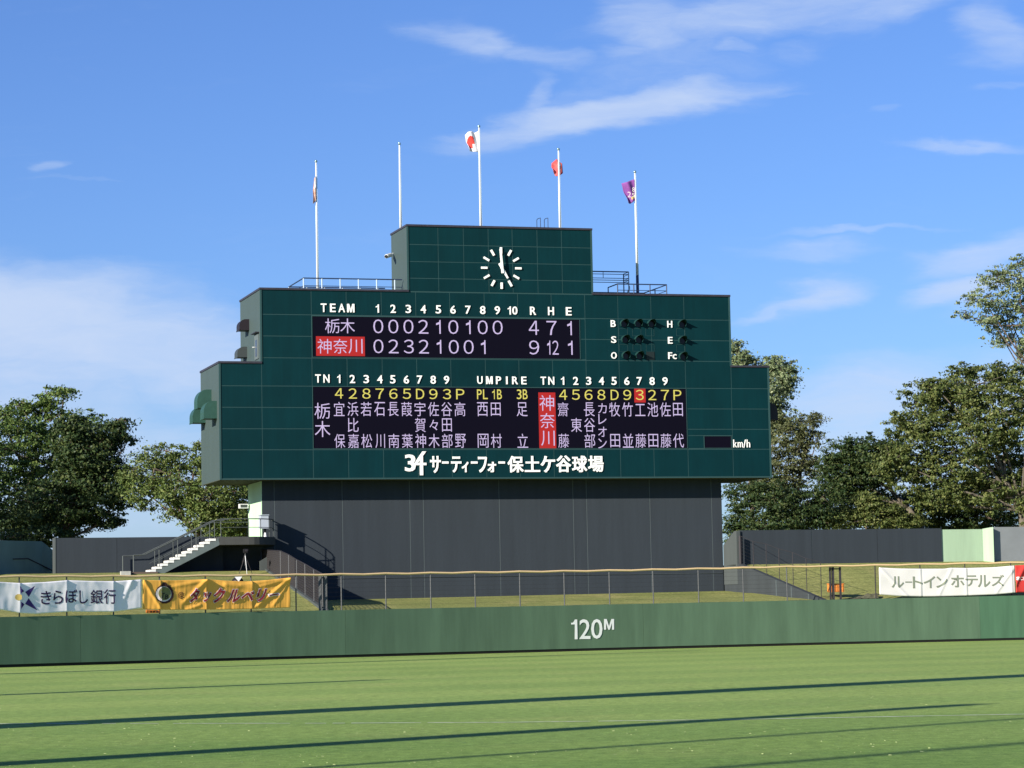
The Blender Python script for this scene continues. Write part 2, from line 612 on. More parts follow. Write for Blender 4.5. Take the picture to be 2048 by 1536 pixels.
def glyph(ch, bold=0.0, shear=0.0):
    """(verts2d normalised to 0..1, faces, aspect)"""
    key = (ch, bold, shear)
    if ch == '1':        # a plain gothic one: stem with a short flag
        w = .40 if bold > .005 else .30
        vs = [(1 - w, 0), (1, 0), (1, 1), (1 - w * .8, 1), (1 - w, .86), (0, .76), (0, .63), (1 - w, .70)]
        return vs, [(0, 1, 7), (1, 2, 7), (2, 3, 7), (3, 4, 7), (4, 5, 6), (4, 6, 7)], .5
    if ch == 'M':        # straight-sided gothic M
        vs = [(0, 0), (.21, 0), (.21, .64), (.42, 0), (.58, 0), (.79, .64), (.79, 0), (1, 0), (1, 1), (.73, 1), (.5, .32), (.27, 1), (0, 1)]
        return vs, [(0, 1, 2, 11, 12), (2, 3, 10, 11), (3, 4, 10), (4, 5, 9, 10), (5, 6, 7, 8, 9)], 1
    if key not in _cache:
        _fc.body = ch
        _fc.offset = bold
        _fc.shear = shear
        _fc.resolution_u = 3
        dg = bpy.context.evaluated_depsgraph_get()
        dg.update()
        m = bpy.data.meshes.new_from_object(_fo.evaluated_get(dg))
        vs = [(v.co.x, v.co.y) for v in m.vertices]
        fs = [tuple(p.vertices) for p in m.polygons]
        x0, x1 = min(v[0] for v in vs), max(v[0] for v in vs)
        y0, y1 = min(v[1] for v in vs), max(v[1] for v in vs)
        vs = [((x - x0) / (x1 - x0), (y - y0) / max(y1 - y0, 1e-6)) for x, y in vs]
        _cache[key] = (vs, fs, (x1 - x0) / max(y1 - y0, 1e-6))
        bpy.data.meshes.remove(m)
    return _cache[key]


def glyph_solid(ch, x0, x1, y0, y1, T, thick, bold=0.0, shear=0.0):
    """glyph filling the rectangle, T(x, y, h) -> world, h = height above the surface"""
    vs, fs, _ = glyph(ch, bold, shear)
    mb = MB()
    front_ = [T(x0 + (x1 - x0) * a, y0 + (y1 - y0) * b, thick) for a, b in vs]
    mb.v += front_
    mb.f += fs
    if thick > .012:
        n = len(vs)
        mb.v += [T(x0 + (x1 - x0) * a, y0 + (y1 - y0) * b, 0.0) for a, b in vs]
        cnt = {}
        for f in fs:
            for a, b in zip(f, f[1:] + f[:1]):
                cnt[(a, b)] = cnt.get((a, b), 0) + 1
        for (a, b) in list(cnt):
            if (b, a) not in cnt:
                mb.f.append((b, a, a + n, b + n))
    return mb


def TF(d):   # text space on the board: (s, z, height above plane d)
    return lambda x, y, h: W(x, d - h, y)


# ================================================================== THE SCOREBOARD
S_L, S_R, S_UL, S_UR, S_TL, S_TR = -16.355, 15.21, -14.075, 12.95, -5.84, 4.785
Z_B, Z_M, Z_U, Z_T = 9.39, 15.74, 19.76, 23.40
DEP, DEP_T, D_LOW = 5.85, 3.62, 1.28
S_WL, S_WR = -13.89, 12.69
board = thing('scoreboard', 'huge dark green stepped baseball scoreboard with clock and lit team lineups', 'scoreboard', W(-.5, 3, 2.6))
B = lambda: MB(W)
GAP = .021
# bodies (a little behind the face panels)
b = B()
b.box(S_L + .01, S_R - .01, -.006, DEP, Z_B, Z_M - .09)
build('lower_tier_body', b, 'joint_green', board)
b = B(); b.box(S_UL + .01, S_UR - .01, -.006, DEP, Z_M - .09, Z_U - .09)
build('upper_tier_body', b, 'joint_green', board)
b = B(); b.box(S_TL + .01, S_TR - .01, -.006, DEP_T, Z_U - .09, Z_T - .09)
build('clock_tower_body', b, 'joint_green', board)
# side cladding, proud of the bodies
for nm, s, z0, z1, dd in (('side_cladding', S_L, Z_B, Z_M - .09, DEP), ('side_cladding', S_UL, Z_M + .0, Z_U - .09, DEP), ('side_cladding', S_TL, Z_U, Z_T - .09, DEP_T)):
    b = B(); b.box(s - .03, s + .009, .0, dd + .02, z0 - .0, z1)
    build(nm, b, 'side_grey_green', board)
for s, z0, z1, dd in ((S_R, Z_B, Z_M - .09, DEP), (S_UR, Z_M, Z_U - .09, DEP), (S_TR, Z_U, Z_T - .09, DEP_T)):
    b = B(); b.box(s - .009, s + .03, .0, dd + .02, z0, z1)
    build('side_cladding', b, 'side_grey_green', board)
# corner trims along the front edges
for s, z0, z1 in ((S_L, Z_B, Z_M - .09), (S_UL, Z_M, Z_U - .09), (S_TL, Z_U, Z_T - .09), (S_R, Z_B, Z_M - .09), (S_UR, Z_M, Z_U - .09), (S_TR, Z_U, Z_T - .09)):
    b = B(); b.box(s - .05, s + .05, -.045, -.005, z0 - .02, z1)
    build('corner_trim', b, 'joint_green', board)
# copings
for s0, s1, z, dd in ((S_L, S_UL - .05, Z_M, DEP), (S_UR + .05, S_R, Z_M, DEP), (S_UL, S_TL - .05, Z_U, DEP), (S_TR + .05, S_UR, Z_U, DEP), (S_TL, S_TR, Z_T, DEP_T)):
    b = B(); b.box(s0 - .07, s1 + .07, -.07, dd + .08, z - .09, z + .02)
    build('coping', b, 'coping_brown', board)
b = B(); b.box(S_L - .03, S_R + .03, -.03, DEP + .02, Z_B - .03, Z_B - .004)
build('soffit', b, 'soffit_olive', board)
b = B(); b.box(S_L + .05, S_R - .05, -.036, -.006, Z_B - .02, Z_B + .05)
build('bottom_trim', b, 'joint_green', board)

# face panels, one by one
colx_u = [face(x, 605)[0] for x in (622, 692, 762, 831, 899, 968, 1035, 1102, 1169, 1235, 1301, 1367)]
colx_u = [S_UL] + colx_u + [S_UR]
rows_u = [Z_U - .09, face(560, 628.8)[2], face(560, 672)[2], face(560, 715.5)[2]]
z_mid = rows_u[3]
z_lo = [face(480, 771.5)[2], face(480, 814.5)[2], face(480, 857.4)[2], face(480, 899.5)[2]]
LED1 = (face(623, 631)[0], face(1159.5, 640)[0], face(623.5, 714.7)[2], face(623, 631)[2])
LED2 = (face(624.4, 772)[0], face(1372.5, 777)[0], face(625.8, 898)[2], face(624.4, 772)[2])
SPD = (face(1407.4, 872)[0], face(1462.8, 872)[0], face(1430, 896.8)[2], face(1430, 871)[2])


def panel(s0, s1, z0, z1, m='board_green'):
    if s1 - s0 < .08 or z1 - z0 < .06:
        return
    b = B()
    b.box(s0 + GAP, s1 - GAP, -.012 - random.random() * .003, .0, z0 + GAP, z1 - GAP)
    build('panel', b, m, board)


def cut(s0, s1, z0, z1, hole):
    """panel rectangle minus a screen rectangle"""
    h0, h1, k0, k1 = hole
    if s1 <= h0 + .01 or s0 >= h1 - .01 or z1 <= k0 + .01 or z0 >= k1 - .01:
        return [(s0, s1, z0, z1)]
    out = []
    if z1 > k1 + .05:
        out.append((s0, s1, k1, z1))
    if z0 < k0 - .05:
        out.append((s0, s1, z0, k0))
    a, c = max(z0, k0), min(z1, k1)
    if s0 < h0 - .05:
        out.append((s0, h0, a, c))
    if s1 > h1 + .05:
        out.append((h1, s1, a, c))
    return out


def panel_grid(cols, rows, holes):
    for i in range(len(cols) - 1):
        for j in range(len(rows) - 1):
            rects = [(cols[i], cols[i + 1], rows[j + 1], rows[j])]
            for h in holes:
                rects = [q for rr in rects for q in cut(*rr, h)]
            for q in rects:
                panel(*q)


HO = [(LED1[0] - .0, LED1[1], LED1[2], LED1[3]), LED2, SPD]
panel_grid(colx_u, rows_u, HO[:1])
cols_m = colx_u[:]
panel_grid(cols_m, [z_mid, z_lo[0]], HO)
panel_grid([S_L, S_UL], [Z_M - .09, z_lo[0]], [])
panel_grid([S_UR, S_R], [Z_M - .09, z_lo[0]], [])
cols_l = [S_L, S_UL, LED2[0], LED2[1], face(1464, 850)[0], S_R]
for j in range(3):
    for a, c in ((cols_l[0], cols_l[1]), (cols_l[1], cols_l[2]), (cols_l[3], cols_l[4]), (cols_l[4], cols_l[5])):
        for q in cut(a, c, z_lo[j + 1], z_lo[j], SPD):
            panel(*q)
bot = [face(x, 930)[0] for x in (697, 767, 836, 904, 973, 1040, 1108, 1175, 1241, 1308)]
cols_b = [S_L, S_UL, LED2[0]] + bot + [LED2[1], cols_l[4], S_R]
panel_grid(cols_b, [z_lo[3], Z_B + .05], [])
colx_t = [S_TL] + [face(x, 480)[0] for x in (875.6, 926.4, 976, 1024, 1073.7, 1122.5)] + [S_TR]
rows_t = [Z_T - .09] + [face(830, y)[2] for y in (488.8, 523.0, 556.4)] + [Z_U - .06]
panel_grid(colx_t, rows_t, [])

# lit screens
def screen(rect, label):
    b = B(); b.box(rect[0] + .02, rect[1] - .02, -.011, .002, rect[2] + .02, rect[3] - .02)
    o = build('led_screen', b, 'screen_black', board, label=label)
    # thin frame round it
    s0, s1, z0, z1 = rect
    f = B()
    f.box(s0, s1, -.03, .0, z1 - .04, z1); f.box(s0, s1, -.03, .0, z0, z0 + .03)
    f.box(s0, s0 + .03, -.03, .0, z0 + .03, z1 - .04); f.box(s1 - .03, s1, -.03, .0, z0 + .03, z1 - .04)
    build('bezel', f, 'joint_green', o)
    return o


scr1 = screen(LED1, 'black lit screen with the line score of both teams')
scr2 = screen(LED2, 'black lit screen with both lineups and the umpires')
scr3 = screen(SPD, 'small blank black display left of the km/h letters')


def px_rect(x0, x1, y0, y1, d):
    a = face(x0, (y0 + y1) / 2, d); c = face(x1, (y0 + y1) / 2, d)
    t = face((x0 + x1) / 2, y0, d); u = face((x0 + x1) / 2, y1, d)
    return a[0], c[0], u[2], t[2]


def put(ch, cx, cy, w, h, parent, m, thick=.006, bold=0.0, d=0.0, name='character', shear=0.0, dbl=0.0):
    s0, s1, z0, z1 = px_rect(cx - w / 2, cx + w / 2, cy - h / 2, cy + h / 2, d)
    if dbl:      # heavier strokes: the same glyph laid again, shifted by a stroke's edge
        mb = MB()
        e = dbl / 2
        for k, (ax, az) in enumerate(((-e, -e * .6), (e, -e * .6), (-e, e * .6), (e, e * .6))):
            g_ = glyph_solid(ch, s0 + e + ax, s1 - e + ax, z0 + e * .6 + az, z1 - e * .6 + az, TF(d), thick + k * .0012, bold, shear)
            i = len(mb.v)
            mb.v += g_.v
            mb.f += [tuple(i + q for q in f_) for f_ in g_.f]
    else:
        mb = glyph_solid(ch, s0, s1, z0, z1, TF(d), thick, bold, shear)
    return build(name, mb, m, parent)


def led(ch, cx, cy, w, h, scr, m='screen_text', bold=-.004):
    return put(ch, cx, cy, w, h, scr, m, .004, bold, d=-.0125)


def redbox(x0, x1, y0, y1, scr):
    s0, s1, z0, z1 = px_rect(x0, x1, y0, y1, .0)
    b = B(); b.box(s0, s1, -.0142, -.0112, z0, z1)
    build('highlight_box', b, 'screen_red', scr)


# screen 1
redbox(632, 729.6, 673, 712, scr1)
for ch, x, y in (('栃', 664.5, 651.8), ('木', 695, 651.8)):
    led(ch, x, y, 29, 29.5, scr1)
for ch, x in (('神', 649), ('奈', 680.6), ('川', 711)):
    led(ch, x, 692.5, 28, 29, scr1)
yl = lambda x: 652.7 + (x - 756) * (3.6 / 383)
for ch, x in zip('000210100', (756.5, 786.6, 816.8, 846.6, 876.8, 906.6, 936.6, 965.3, 995.2)):
    led({'0': '０', '1': '1', '2': '２'}[ch], x, yl(x), 9 if ch == '1' else 20, 27.5, scr1)
yl2 = lambda x: 692.6 + (x - 756) * (2.9 / 383)
FW = {str(i): chr(0xFF10 + i) for i in range(10)}
FW['1'] = '1'
for ch, x in zip('02321001', (756.8, 787, 817.5, 847.6, 878, 907.5, 937.3, 966.5)):
    led(FW[ch], x, yl2(x), 9 if ch == '1' else 20, 27.5, scr1)
for ch, x in zip('471', (1067.6, 1103, 1139)):
    led(FW[ch], x, yl(x), 9 if ch == '1' else 20, 28, scr1)
led(FW['9'], 1068.3, yl2(1068), 20, 28, scr1)
led(FW['1'], 1097.5, yl2(1100), 6, 28, scr1); led(FW['2'], 1111, yl2(1111), 12.5, 28, scr1)
led(FW['1'], 1140.6, yl2(1140), 9, 28, scr1)
# screen 2
redbox(1077.5, 1111.5, 785, 897.6, scr2)
redbox(1268.4, 1291, 776, 805, scr2)
for ch, x in zip('428765D93P', (678, 705.5, 732.8, 759.4, 786.7, 813.6, 840.3, 866.7, 893.8, 920.5)):
    led(FW.get(ch, chr(0xFEE0 + ord(ch))), x, 786.8 + (x - 678) * .0065, 16.5, 20.5, scr2, 'screen_yellow', .002)
for t, x in (('PL', 964.7), ('1B', 992.9), ('3B', 1044.3)):
    led(t[0], x - 6, 788.6, 5 if t[0] == '1' else 9.5, 19.5, scr2, 'screen_yellow', .002)
    led(t[1], x + 6, 788.6, 9.5, 19.5, scr2, 'screen_yellow', .002)
for ch, x in zip('4568D9327P', (1126.3, 1151.6, 1177, 1202.7, 1229.3, 1254.5, 1279.4, 1304.3, 1329.9, 1354.8)):
    led(FW.get(ch, chr(0xFEE0 + ord(ch))), x, 789.4 + (x - 1126) * .003, 16, 20.5, scr2, 'screen_yellow', .002)
led('栃', 644.5, 821.7, 31, 32, scr2)
led('木', 645, 858, 31, 32, scr2)
led('神', 1093.6, 806, 29, 31, scr2)
led('奈', 1094.6, 841.3, 29, 30, scr2)
led('川', 1095.8, 876.4, 27, 30, scr2)
names = [(678.9, '宜', '', '保'), (706.3, '浜', '比', '嘉'), (732.8, '若', '', '松'), (759.8, '石', '', '川'), (787, '長', '', '南'), (814, '葭', '', '葉'),
         (840.6, '宇', '賀', '神'), (867.5, '佐', '々', '木'), (893.8, '谷', '田', '部'), (920.4, '高', '', '野'),
         (965.6, '西', '', '岡'), (992, '田', '', '村'), (1044.8, '足', '', '立'),
         (1126.8, '齋', '', '藤'), (1152.8, '', '東', ''), (1179, '長', '谷', '部'),
         (1229.7, '牧', '', '田'), (1255.6, '竹', '', '並'), (1281, '工', '', '藤'), (1306, '池', '', '田'), (1331.2, '佐', '', '藤'), (1356.4, '田', '', '代')]
for x, *cs in names:
    for k, ch in enumerate(cs):
        if ch:
            y = (818, 850, 882)[k] + (x - 680) * (.0016, .0, -.0012)[k]
            ww_, hh_ = 21.5, 28
            if ch in '田': ww_, hh_ = 19.5, 26.5
            if ch == '々': ww_, hh_ = 17, 21
            if ch == '川': ww_, hh_ = 19, 28
            if ch == '工': ww_, hh_, y = 20, 24, y + 1
            led(ch, x + (k - 1) * .6, y, ww_, hh_, scr2)
for ch, y, w_ in (('カ', 816.6, 17), ('レ', 838.4, 16), ('オ', 863.5, 17), ('ン', 887, 17)):
    led(ch, 1204.8, y, w_, 20, scr2)

# white letters fixed on the green face
def fixed(ch, x, y, w, h, bold=.012, name='letter', thick=.05, dbl=0):
    return put(ch, x, y, w, h, board, 'white_paint', thick, bold, d=-.014, name=name, dbl=dbl)


yt = lambda x: 615.6 + (x - 647) * (7.2 / 490)
for ch, x, w in (('T', 647.2, 11.4), ('E', 665.5, 11), ('A', 683.2, 13), ('M', 701.4, 14.5)):
    fixed(ch, x, yt(x), w, 17)
for k, x in enumerate((754.6, 786, 816.5, 846.4, 876.6, 905.9, 935.8, 965.3, 994.5)):
    fixed(str(k + 1), x, yt(x), 6 if k == 0 else 10.5, 16.5, name='numeral')
fixed('1', 1018.5, yt(1018), 6, 16.5, name='numeral'); fixed('0', 1029.5, yt(1029), 10, 16.5, name='numeral')
for ch, x, w in (('R', 1066, 12), ('H', 1101.8, 11.5), ('E', 1137.3, 11)):
    fixed(ch, x, yt(x), w, 16.5)
y2 = lambda x: 757.1 + (x - 636) * (4.4 / 450) if x < 1090 else 761.5 + (x - 1086) * .004
for ch, x, w in (('T', 635.9, 11), ('N', 652.8, 12)):
    fixed(ch, x, y2(x), w, 16.5)
for k, x in enumerate((677.4, 704.6, 732.4, 759.6, 785.4, 812.6, 839, 866.2, 892.9)):
    fixed(str(k + 1), x, y2(x) + .3, 6 if k == 0 else 10.5, 16.5, name='numeral')
for ch, x, w in (('U', 959.7, 10.5), ('M', 978.6, 13), ('P', 996.9, 10), ('I', 1013.5, 3), ('R', 1030, 11.5), ('E', 1047.7, 10)):
    fixed(ch, x, y2(x), w, 15.5)
for ch, x, w in (('T', 1086.5, 10.5), ('N', 1102.4, 11.5)):
    fixed(ch, x, y2(x), w, 16)
for k, x in enumerate((1125, 1151.2, 1177.1, 1202.7, 1227.9, 1253.5, 1278.4, 1304, 1329.9)):
    fixed(str(k + 1), x, y2(x), 6 if k == 0 else 10, 16, name='numeral')
for ch, x, y, w in (('B', 1226.2, 647.2, 9.6), ('S', 1227.2, 679.3, 10), ('O', 1227.6, 711, 11), ('H', 1339.3, 648.5, 9.6), ('E', 1340.3, 680.7, 9), ('F', 1340.2, 711.4, 7.8), ):
    fixed(ch, x, y, w, 13.4)
fixed('c', 1349, 713.3, 7.6, 10)
for ch, x, w, y, h in (('k', 1470, 7, 887, 15.5), ('m', 1480.3, 10, 889.5, 10.5), ('/', 1489, 5, 887.5, 16.5), ('h', 1496.5, 6.5, 887, 15.5)):
    fixed(ch, x, y, w, h, bold=0.0, dbl=0)
for ch, x0, x1, y0_, y1_ in (('3', 809.5, 831, 909, 943), ('サ', 860, 881.5, 912, 946), ('テ', 902, 922.6, 913, 945), ('ィ', 923.4, 936.8, 923.7, 944.6),
                             ('フ', 956, 973.8, 913.5, 945), ('ォ', 975, 992, 923.7, 944.6), ('保', 1015, 1047, 912, 945), ('土', 1049, 1079.8, 912, 944),
                             ('ケ', 1081, 1110, 912, 945), ('谷', 1112, 1142, 911, 944.5), ('球', 1144, 1174, 911.5, 944.5), ('場', 1176, 1206.7, 911.5, 944)):
    fixed(ch, (x0 + x1) / 2, (y0_ + y1_) / 2, x1 - x0, y1_ - y0_, bold=.010, dbl=.030 if ch != '3' else .035)
for x0, x1 in ((883.8, 896.8), (941.7, 954.7), (996.7, 1009.5)):
    s0, s1, z0, z1 = px_rect(x0, x1, 923, 927.3, 0)
    bb = B(); bb.box(s0, s1, -.064, -.016, z0, z1)
    build('letter', bb, 'white_paint', board)
# the tall 4 of the emblem, with its long stem and bar
four = B()
for poly in ([(844.5, 902.8), (852, 902.8), (835.5, 925.5), (829, 925.5)], [(828.5, 925.6), (852.5, 925.6), (852.5, 930.5), (828.5, 930.5)]):
    A_ = [face(x, y) for x, y in poly]
    four.prism([(a[0], -.064, a[2]) for a in A_], [(a[0], -.016, a[2]) for a in A_])
four.box(face(839.2, 925)[0], face(845.6, 925)[0], -.066, -.0165, face(842, 950.6)[2], face(842, 913)[2])
build('emblem_numeral', four, 'white_paint', board)

# clock
cs, cz = face(1002.2, 536.4)[0], face(1002.2, 536.4)[2]
hub = B()
hub.tube((cs, -.02, cz), (cs, -.24, cz), .05, n=10)
clock = build('clock', hub, 'white_paint', board)
mpp = 1 / 36.1
for k in range(12):
    a = math.pi * k / 6
    r0, r1, hw = 29.2 * mpp, 42 * mpp, 2.1 * mpp
    c_, s_ = math.cos(a), math.sin(a)
    A_ = [(cs + r * s_ + w * c_, cz + r * c_ - w * s_) for r, w in ((r0, -hw), (r1, -hw), (r1, hw), (r0, hw))]
    t = B(); t.prism([(x, -.09, z) for x, z in A_], [(x, -.016, z) for x, z in A_])
    build('tick', t, 'white_paint', clock)


def hand(name, ang, tail, length, w0, w1, d0_, d1_):
    c_, s_ = math.cos(ang), math.sin(ang)
    A_ = [(cs + r * s_ + w * c_, cz + r * c_ - w * s_) for r, w in ((-tail, -w0), (length, -w1), (length, w1), (-tail, w0))]
    t = B(); t.prism([(x, d0_, z) for x, z in A_], [(x, d1_, z) for x, z in A_])
    build(name, t, 'white_paint', clock)


hand('minute_hand', R(-4.5), 11 * mpp, 38 * mpp, 2.5 * mpp, 2.0 * mpp, -.235, -.205)
hand('hour_hand', R(150.5), 10.5 * mpp, 24 * mpp, 2.8 * mpp, 1.9 * mpp, -.19, -.16)

# count lamps with hoods
def lamp(px, py):
    s, _, z = face(px, py)
    r = .235
    h = B()
    n = 12
    ln = .52
    for k in range(n):        # open tube hood, cut back below
        a0, a1 = R(-35 + 250 * k / n), R(-35 + 250 * (k + 1) / n)
        def q(a, rr, dd): return (s + rr * math.cos(a), dd, z + rr * math.sin(a))
        def le(a): return -.014 - ln * (0.42 + 0.58 * max(0, math.sin(a)))
        h.poly([q(a0, r, -.014), q(a1, r, -.014), q(a1, r, le(a1)), q(a0, r, le(a0))])
        h.poly([q(a0, r - .012, -.014), q(a0, r - .012, le(a0)), q(a1, r - .012, le(a1)), q(a1, r - .012, -.014)])
        h.poly([q(a0, r, le(a0)), q(a1, r, le(a1)), q(a1, r - .012, le(a1)), q(a0, r - .012, le(a0))])
    o = build('lamp_hood', h, 'hood_green' if False else 'board_hood', board)
    l = B(); l.tube((s, -.016, z), (s, -.06, z), .2, n=14)
    build('lens', l, 'lamp_lens', o)


mat('board_hood', (.010, .045, .042), rough=.5)
for px, py in ((1247, 647.5), (1275, 647.5), (1301.4, 647.8), (1249.3, 679), (1276.2, 679.3), (1250.6, 711.3), (1277.6, 711.6), (1362.5, 648.5), (1363.4, 681), (1364.6, 713)):
    lamp(px, py)
s0, s1, z0, z1 = px_rect(1292.5, 1308.5, 704, 719.5, 0)
bb = B(); bb.box(s0, s1, -.04, -.016, z0, z1)
build('blank_plate', bb, 'lamp_dark', board)
# thin inspection frames round the lamp slots
for x0, x1, y0_, y1_ in ((1237.5, 1255, 657, 672), (1264.5, 1282, 657, 672), (1291, 1308, 657, 672), (1238.5, 1255.5, 689, 703), (1265.5, 1282, 689, 703), (1352.5, 1370, 657, 672), (1353, 1370, 689, 704), (1292, 1308.5, 689, 703)):
    s0, s1, z0, z1 = px_rect(x0, x1, y0_, y1_, 0)
    bb = B()
    t_ = .014
    bb.box(s0, s0 + t_, -.024, -.016, z0, z1); bb.box(s1 - t_, s1, -.024, -.016, z0, z1)
    bb.box(s0 + t_, s1 - t_, -.024, -.016, z0, z0 + t_); bb.box(s0 + t_, s1 - t_, -.024, -.016, z1 - t_, z1)
    build('slot_frame', bb, 'joint_green', board)


# vent hoods on the side faces: quarter-round scoops, open below
def vent(s, sg, d0_, d1_, z0_, z1_, out, m):
    n = 8
    prof = [(0, z1_)]
    for k in range(n + 1):
        a = math.pi / 2 * k / n
        prof.append((out * (.35 + .65 * math.sin(a)) if k else out * .35, z1_ - (z1_ - z0_) * .62 * (1 - math.cos(a))))
    prof.append((out, z0_))
    prof.append((0, z0_ + .0))
    b_ = B()
    A_ = [(s + sg * (x + .03), d0_, z) for x, z in prof]
    C_ = [(s + sg * (x + .03), d1_, z) for x, z in prof]
    b_.prism(A_, C_)
    o = build('vent_hood', b_, m, board)
    r_ = B()
    r_.box(s + sg * (out + .025) - .02, s + sg * (out + .025) + .02, d0_ - .02, d1_ + .02, z0_ - .03, z0_ + .03)
    build('rim', r_, m, o)


zf = lambda px, py, s: side(px, py, s)[2]
vent(S_L, -1, .75, 1.9, zf(430, 839, S_L), zf(430, 804, S_L), .72, 'hood_green')
vent(S_L, -1, 2.4, 3.5, zf(420, 818, S_L), zf(420, 781, S_L), .78, 'hood_green')
vent(S_L, -1, 4.35, 5.4, zf(411, 846, S_L), zf(411, 814, S_L), .72, 'hood_green')
vent(S_UL, -1, 3.2, 4.1, zf(500, 660, S_UL), zf(500, 638, S_UL), .55, 'hood_black')
vent(S_UL, -1, 3.9, 4.8, zf(496, 714, S_UL), zf(496, 693, S_UL), .55, 'hood_grey')
vent(S_R, 1, .3, 1.3, face(1541, 840, .5)[2], face(1541, 806, .5)[2], .62, 'hood_black')
# door in the upper side face
zz0, zz1 = zf(515, 721, S_UL) + .06, zf(515, 669, S_UL)
bb = B(); bb.box(S_UL - .07, S_UL - .031, .45, 1.6, zz0, zz1)
dr = build('door', bb, 'side_door', board) if 'side_door' in MATS else build('door', bb, 'rail_pale', board)
bb = B(); bb.box(S_UL - .085, S_UL - .071, .8, 1.25, zz0 + .15, zz1 - .3)
build('pane', bb, 'glass_dark', dr)
bb = B(); bb.tube((S_UL - .08, 1.5, zz0 + .7), (S_UL - .2, 1.5, zz0 + .7), .03)
build('handle', bb, 'camera_white', dr)
bb = B(); bb.box(S_UL - .25, S_UL - .03, .35, 1.7, zz1 + .05, zz1 + .09)
build('door_canopy', bb, 'coping_brown', dr)

# lower storey
Z_GL, Z_GR = 2.55, 2.75
bb = B(); bb.box(S_WL + .01, S_WR - .01, D_LOW + .007, DEP - .7, 1.9, Z_B - .031)
build('lower_storey', bb, 'wall_joint', board)
lw = [face(x, 1050, D_LOW)[0] for x in (549, 598, 685, 820, 847, 999, 1147, 1174, 1300.5, 1424)]
lw = [S_WL] + [s for s in lw] + [S_WR]
lw = sorted(set(lw) - {lw[2]})
zj = [Z_B - .032, face(900, 1152, D_LOW)[2], 1.9]
zj = [Z_B - .032, 6.7, 4.2, 1.9]
for i in range(len(lw) - 1):
    bb = B()
    bb.box(lw[i] + .022, lw[i + 1] - .022, D_LOW, D_LOW + .02, 1.95, Z_B - .034)
    build('wall_panel', bb, 'wall_charcoal', board)
bb = B(); bb.box(S_WL - .02, S_WL + .009, D_LOW, DEP - .7, 4.6, Z_B - .031)
build('side_wall', bb, 'wall_mint', board, label='pale mint side wall under the overhang')
# thin horizontal conduit low on the wall
bb = B(); zc = face(900, 1154, D_LOW)[2]
bb.tube((face(672, 1157, D_LOW)[0], D_LOW - .03, zc), (S_WR - .1, D_LOW - .03, zc), .012, n=4)
build('conduit', bb, 'wall_joint', board)

# lamp box on the side wall, security camera
t = thing('floodlight', 'white box floodlight jutting from the mint side wall', 'floodlight', W(S_WL - .5, 4.3, 8.3))
fz = side(497, 1013, S_WL)[2]
bb = B(); bb.box(S_WL - .62, S_WL - .12, 4.55, 4.85, fz - .12, fz + .12)
build('housing', bb, 'camera_white', t)
bb = B(); bb.box(S_WL - .56, S_WL - .18, 4.535, 4.549, fz - .08, fz + .08)
build('lens', bb, 'hood_grey', t)
bb = B(); bb.tube((S_WL - .12, 4.7, fz), (S_WL - .02, 4.7, fz), .03)
build('bracket', bb, 'post_dark', t)
bb = B(); cz_ = face(785, 510, 3)[2]; sc_ = S_TL - .03
t = thing('security_camera', 'small white camera on the left side of the clock tower', 'camera', W(sc_, 3.2, cz_))
bb = B(); bb.tube((sc_ - .62, 2.3, cz_ - .18), (sc_ - .2, 3.0, cz_ + .0), .12, n=8)
build('body', bb, 'camera_white', t)
bb = B(); bb.tube((sc_ - .66, 2.24, cz_ - .2), (sc_ - .62, 2.3, cz_ - .18), .09, n=8)
build('lens', bb, 'black_plastic', t)
bb = B(); bb.tube((sc_ - .2, 3.0, cz_), (sc_, 3.2, cz_ + .12), .04)
build('bracket', bb, 'camera_white', t)

# ================================================================== ROOF: flagpoles, flags, rails
def flagpole(label, bx, by, tx, ty, d, navy=False):
    p0 = face(bx, by, d); p1 = face(tx, ty, d)
    s = (p0[0] + p1[0]) / 2
    zb = Z_T if by < 480 else Z_U
    t = thing('flagpole', label, 'flagpole', W(s, d, zb), 'white flagpoles on the scoreboard roof')
    m = B()
    z1 = p1[2]
    if navy:
        m2 = B(); zm = zb + (z1 - zb) * .19
        m2.tube((s, d, zb - .3), (s, d, zm), .085, .08, n=10)
        build('base_sleeve', m2, 'pole_base_navy', t)
        m.tube((s, d, zm), (s, d, z1), .075, .045, n=10)
    else:
        m.tube((s, d, zb - .3), (s, d, z1), .072, .036, n=10)
    build('pole', m, 'pole_white', t, smooth=True)
    m = B(); m.ball((s, d, z1 + .07), .085, 10)
    build('finial', m, 'finial', t, smooth=True)
    m = B(); m.tube((s + .07, d - .06, zb), (s + .05, d - .05, z1 - .1), .008, n=4)
    build('halyard', m, 'rail_pale', t)
    return s, z1


fp1 = flagpole('white flagpole with furled bronze flag, leftmost on the roof', 635.5, 575, 631.5, 325, 2.6)
fp2 = flagpole('bare white flagpole without a flag above the clock tower corner', 801.5, 456, 798.5, 290, 1.9)
fp3 = flagpole('tallest white flagpole, flying the white flag with red disc', 961.5, 452, 957.8, 255, 1.9)
fp4 = flagpole('white flagpole with small crimson flag on the clock tower', 1120, 457, 1116.8, 301, 1.9)
fp5 = flagpole('white flagpole with dark blue foot and purple flag, right of tower', 1274.5, 588, 1270.5, 346, 2.6, True)


